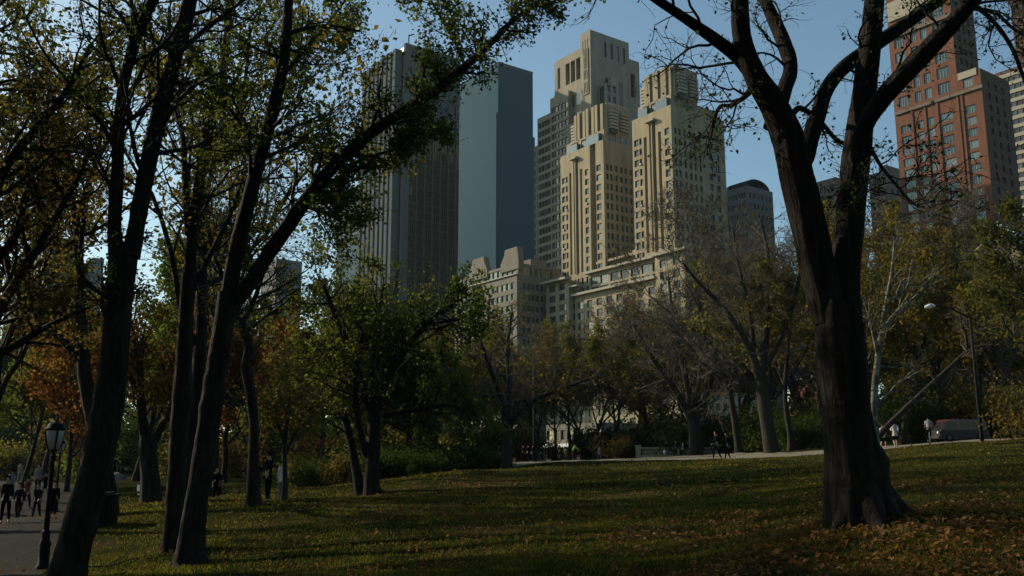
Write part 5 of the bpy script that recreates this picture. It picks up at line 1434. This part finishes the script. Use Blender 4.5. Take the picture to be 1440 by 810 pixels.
def person(px, Y, pose, face, top, bot, label, hair=HB, h=1.75, shorts=False, group=None, skin_m=None, loc=None, shoes=BLACK, lift=0.0):
    """face: heading in degrees, 0 = towards the camera, 90 = to the right"""
    g = loc if loc is not None else ground(px, Y)
    t = empty('person', (g[0], g[1], g[2] + lift), RAD(face), label, 'person', group); s = h / 1.75; t.scale = (s, s, s)
    pm = PM[pose]; zmin = min(v.co.z for v in pm['shoes'][0].vertices); zmin = min(zmin, min(v.co.z for v in pm['shoes'][1].vertices))
    if pose == 'sit': zmin = min(zmin, .0)
    dz = -zmin if pose != 'ride' else 0.0
    def put(n, me, mt):
        o = mobj(n, me, t); o.location = (0, 0, dz)
        if not me.materials: me.materials.append(None)
        o.material_slots[0].link = 'OBJECT'; o.material_slots[0].material = mt
    put('body', pm['body'], skin_m or SKIN); put('jacket', pm['jacket'], cloth(top))
    put('shorts' if shorts else 'trousers', pm['shorts' if shorts else 'trousers'], cloth(bot)); put('hair', pm['hair'], cloth(hair))
    for q in pm['shoes']: put('shoe', q, cloth(shoes))
    return t
GP, GD = 'people walking on the path at the left', 'people on the drive'
person(6, 37, 'walk', 20, BLACK, BLACK, 'nearest walker in black, cut by the left edge', group=GP)
person(24, 45, 'walk_b', 10, NAVY, BLACK, 'walker in navy just right of the nearest walker in black', group=GP, h=1.68)
person(36, 53, 'walk', 170, RED, BLACK, 'walker in a dark red jacket in the path crowd', group=GP)
person(50, 47.5, 'walk', 5, BLACK, NAVY, 'walker in black jacket and navy trousers, just left of the lamp post', group=GP)
person(52, 62, 'stand', 10, GREY, BLACK, 'person in a pale grey top behind the walkers left of the lamp post', group=GP)
person(74, 48, 'walk_b', 15, BLACK, BLACK, 'walker in black just right of the nearest lamp post', group=GP, h=1.8)
person(27, 78, 'stand', 200, TAN, GREY, 'far figure in pale tan clothes beyond the path crowd', group=GP)
person(14, 58, 'walk', 190, GREY, BLACK, 'walker in grey at the back of the path crowd', group=GP)
person(62, 56, 'walk', 185, NAVY, GREY, 'walker in navy with grey trousers behind the lamp post', group=GP)
rp = ground(160, 81)
person(160, 81, 'stand', 0, BLACK, BLACK, 'small dark figure standing on the low grey rock', h=1.35, loc=(rp.x, rp.y, rp.z), lift=.62)
person(141, 62, 'stand', 90, WHITE, GREY, 'child in a white jacket right beside the leaning trunk', h=1.2)
person(302, 43, 'sit', 30, BLACK, BLACK, 'person in black sitting on the grass between the dark trunks')
person(376, 35.5, 'fold', 250, BLACK, BLACK, 'person in black with folded arms beside the S bent trunk', h=1.8)
person(396, 39, 'stand', 180, WHITE, GREY, 'person in a white top half hidden by the slender young tree', h=1.6)
person(736, 98, 'stand', 160, BLACK, BLACK, 'left one of the group in black beside the sparse yellowish tree', group=GD)
person(743, 98.6, 'walk', 200, BLACK, NAVY, 'middle one of the group in black beside the sparse yellowish tree', group=GD)
person(749.5, 98, 'stand', 190, NAVY, BLACK, 'right one of the group in black, in front of the tall plain pole', group=GD, h=1.68)
person(761, 106, 'walk_b', 90, BLACK, BLACK, 'lone person in black just right of the tall plain pole', group=GD)
person(843, 108, 'walk', -60, PINK, GREY, 'lone walker in pale pink beside the reddish brown bush', group=GD, h=1.65)
person(938, 101, 'walk', -70, BLACK, GREY, 'left one of three walkers before the long balustrade, with a white bag', group=GD)
person(951, 102, 'walk_b', -75, BLACK, BLACK, 'middle one of three walkers before the long balustrade', group=GD)
person(961, 104, 'walk', -80, GREY, BLACK, 'right one of three walkers, next to the elm trunk', group=GD, h=1.6)
person(1008, 62.5, 'walk', -80, BLACK, NAVY, 'left one of the walking couple in dark coats', group=GD, h=1.86)
person(1023, 62.2, 'walk_b', -85, BLACK, BLACK, 'right one of the walking couple, fair haired in a black coat', HBR, group=GD, h=1.72)
person(1243, 61.5, 'jog', 150, PINK, BLACK, 'jogger in a pale pink top and black shorts', HBR, h=1.72, shorts=True, group=GD, shoes=WHITE)
person(1260, 60.5, 'jog', 165, WHITE, BLACK, 'jogger in a white shirt and black shorts', h=1.84, shorts=True, group=GD, shoes=WHITE)
bg = ground(934.8, 100.6); m = MB(); m.lathe([(.05, 0), (.16, .06), (.18, .22), (.13, .36), (.04, .4)], M['white_paint'], 10); m.tube([(-.08, 0, .38), (0, 0, .52), (.08, 0, .38)], .012, M['white_paint'], 5)
o = m.build('shopping_bag', None, True); o.location = (bg.x, bg.y, bg.z + .38); tag(o, 'white bag carried by the left one of three walkers before the balustrade', 'bag')

# ------------------------------------------------------------------ bicycles
def bicycle(px, Y, face, label, col):
    g = ground(px, Y); t = empty('bicycle', g, RAD(face), label, 'bicycle', 'bicycles on the drive')
    fm = cloth(col)
    for y in (-.52, .52):
        m = MB(); pts = [(0, y + .33 * math.cos(a), .34 + .33 * math.sin(a)) for a in np.linspace(0, 2 * math.pi, 25)]; m.tube(pts, .02, M['iron'], 6); w = m.build('tyre', t, True)
        m = MB(); m.tube([(0, y + .3 * math.cos(a), .34 + .3 * math.sin(a)) for a in np.linspace(0, 2 * math.pi, 25)], .01, M['alu'], 5)
        for a in np.linspace(0, 2 * math.pi, 13)[:-1]: m.tube([(0, y, .34), (0, y + .3 * math.cos(a), .34 + .3 * math.sin(a))], .003, M['alu'], 4)
        m.build('rim', t)
    m = MB()
    for a, c in (((0, .52, .34), (0, .2, .78)), ((0, .52, .34), (0, .08, .3)), ((0, .08, .3), (0, .22, .92)), ((0, .2, .8), (0, -.36, .84)), ((0, .08, .3), (0, -.38, .74)), ((0, -.34, .95), (0, -.52, .34))): m.tube([a, c], .018, fm, 6)
    m.build('frame', t)
    m = MB(); m.tube([(-.25, -.42, 1.0), (0, -.34, .97), (.25, -.42, 1.0)], .014, M['iron'], 6); m.build('handlebar', t)
    m = MB(); m.tube([(0, .1, .95), (0, .24, .96), (0, .34, .97)], [.025, .06, .07], M['iron'], 8); m.build('saddle', t)
    m = MB(); m.tube([(-.14, .08, .14), (-.05, .08, .3), (.05, .08, .3), (.14, .08, .46)], .012, M['iron'], 5); m.build('crank', t)
    return g
def rider(px, Y, face, top, bot, label, bl, col):
    g = bicycle(px, Y, face, bl, col); a = RAD(face)
    q = Vector((0, .2, .12)); q = Matrix.Rotation(a, 3, 'Z') @ q
    person(0, 0, 'ride', face, top, bot, label, loc=(g.x + q.x, g.y + q.y, g.z + q.z), shorts=False, group=GD)
rider(808, 99, 110, GREEN_, BLACK, 'cyclist in a bright green jacket on the sunny drive', 'bicycle under the cyclist in bright green', RED)
rider(1308, 61.5, 160, (.22, .24, .24), BLACK, 'cyclist in a grey top next to the parked vehicle', 'bicycle under the cyclist in grey', GREY)

# ------------------------------------------------------------------ vehicle
def car():
    g = ground(1349, 67); L, Wd, H = 4.5, 1.85, 1.95
    t = empty('parked_van', g, RAD(6), 'dark red roofed van with dark lower body behind the tall street lamp', 'van'); t.scale = (.82, .82, .82)
    red = surf('dark red paint', (.07, .012, .012), (.09, .016, .015), .3, 2, spec=.6); sil = surf('dusty silver paint', (.022, .022, .021), (.034, .034, .032), .5, 2, spec=.2)
    gl = glass_mat('car glass', (.02, .022, .022), .05, .1, spec=.3)
    def prism(name, prof, y0, y1, mt, inset=0.0):
        m = MB(); n = len(prof); m.face([(x, y0, z) for x, z in prof], mt); m.face([(x, y1, z) for x, z in prof][::-1], mt)
        for i in range(n):
            (a, b_), (c, d) = prof[i], prof[(i + 1) % n]; m.face([(a, y0, b_), (a, y1, b_), (c, y1, d), (c, y0, d)], mt)
        o = m.build(name, t); bv = o.modifiers.new('b', 'BEVEL'); bv.width = .05; bv.segments = 2; bv.limit_method = 'ANGLE'
        return o
    h = L / 2; w = Wd / 2
    prism('body', [(-h, .35), (h, .35), (h + .02, .8), (h - .1, 1.02), (-h + .25, 1.0), (-h - .02, .8)], -w, w, sil)
    prism('cabin', [(-h + .3, 1.003), (h - .12, 1.003), (h - .25, 1.72), (-h + .75, 1.72)], -w + .1, w - .1, gl)
    prism('roof', [(-h + .72, 1.7), (h - .2, 1.7), (h - .35, 1.9), (-h + 1.0, 1.9)], -w + .05, w - .05, red)
    for x0, x1 in ((-h + .42, -h + .72), (-.55, -.4), (.55, .7), (h - .32, h - .16)):
        for y in (-w + .085, w - .145): m = MB(); m.box(x0, x1, y, y + .06, 1.0, 1.72, red); m.build('pillar', t)
    for x in (-1.4, 1.4):
        for y in (-w + .08, w - .08):
            m = MB(); m.tube([(x, y - .1, .34), (x, y + .1, .34)], .34, M['iron'], 18); o = m.build('wheel', t)
            m = MB(); m.tube([(x, y - .115, .34), (x, y + .115, .34)], .19, M['alu'], 12); m.build('rim', o)
    for y in (-w + .25, w - .25):
        m = MB(); m.tube([(-h - .06, y, .78), (-h + .02, y, .78)], .1, M['white_paint'], 10); m.build('headlight', t)
        m = MB(); m.box(h - .02, h + .05, y - .1, y + .1, .7, .95, red); m.build('tail_light', t)
    m = MB(); m.box(-h - .1, h + .1, -w + .05, w - .05, .3, .48, M['panel_dark']); m.build('bumper', t)
car()

# ------------------------------------------------------------------ air
hm, nt, out = new_mat('city haze')
pv = nt.nodes.new('ShaderNodeVolumePrincipled'); pv.inputs['Color'].default_value = (.74, .92, .95, 1); pv.inputs['Density'].default_value = HAZE; pv.inputs['Anisotropy'].default_value = .3
nt.links.new(pv.outputs[0], out.inputs['Volume'])
m = MB(); m.box(-420, 420, -60, 760, -8, 290, hm)
o = m.build('haze'); tag(o, 'thin city haze over the park and the towers', 'haze', kind='stuff')

# ------------------------------------------------------------------ light, sky, camera
az, el = RAD(SUN_AZ), RAD(SUN_EL)
sdir = Vector((-math.cos(az) * math.cos(el), math.sin(az) * math.cos(el), math.sin(el)))
sl = bpy.data.lights.new('sun', 'SUN'); sl.energy = SUN_E; sl.angle = RAD(.5); sl.color = (1, .86, .66)
so = link(bpy.data.objects.new('sun', sl)); so.rotation_euler = sdir.to_track_quat('Z', 'Y').to_euler(); so.location = (-40, 30, 60)
w = bpy.data.worlds.new('World'); SC.world = w; w.use_nodes = True
nt = w.node_tree; bgn = nt.nodes['Background']
sky = nt.nodes.new('ShaderNodeTexSky'); sky.sky_type = 'NISHITA'; sky.sun_disc = False
sky.sun_elevation = el; sky.sun_rotation = -(math.pi / 2 - az); sky.air_density = 1.0; sky.dust_density = SKY_DUST; sky.ozone_density = 1.3; sky.altitude = 50
tint = nt.nodes.new('ShaderNodeMix'); tint.data_type = 'RGBA'; tint.blend_type = 'MULTIPLY'; tint.inputs[0].default_value = 1
tint.inputs[7].default_value = (.88, 1.03, .97, 1)
nt.links.new(sky.outputs[0], tint.inputs[6]); nt.links.new(tint.outputs[2], bgn.inputs[0]); bgn.inputs[1].default_value = SKY_S
cd = bpy.data.cameras.new('camera'); cam = link(bpy.data.objects.new('camera', cd))
cd.sensor_width = 36; cd.lens = 36 * F / 1440; cd.clip_end = 8000; cd.clip_start = .1
cam.location = (0, 0, EZ); cam.rotation_euler = (math.pi / 2 + PITCH, 0, 0)
SC.camera = cam
SC.view_settings.view_transform = 'Standard'; SC.view_settings.look = 'None'; SC.view_settings.exposure = EXPO; SC.view_settings.gamma = 1
SC.view_settings.use_curve_mapping = False
SC.render.engine = 'CYCLES'
SC.cycles.max_bounces = 5; SC.cycles.diffuse_bounces = 2; SC.cycles.glossy_bounces = 3; SC.cycles.transmission_bounces = 2; SC.cycles.transparent_max_bounces = 4
SC.cycles.use_denoising = True
SC.cycles.caustics_reflective = False; SC.cycles.caustics_refractive = False
SC.cycles.sample_clamp_indirect = 4
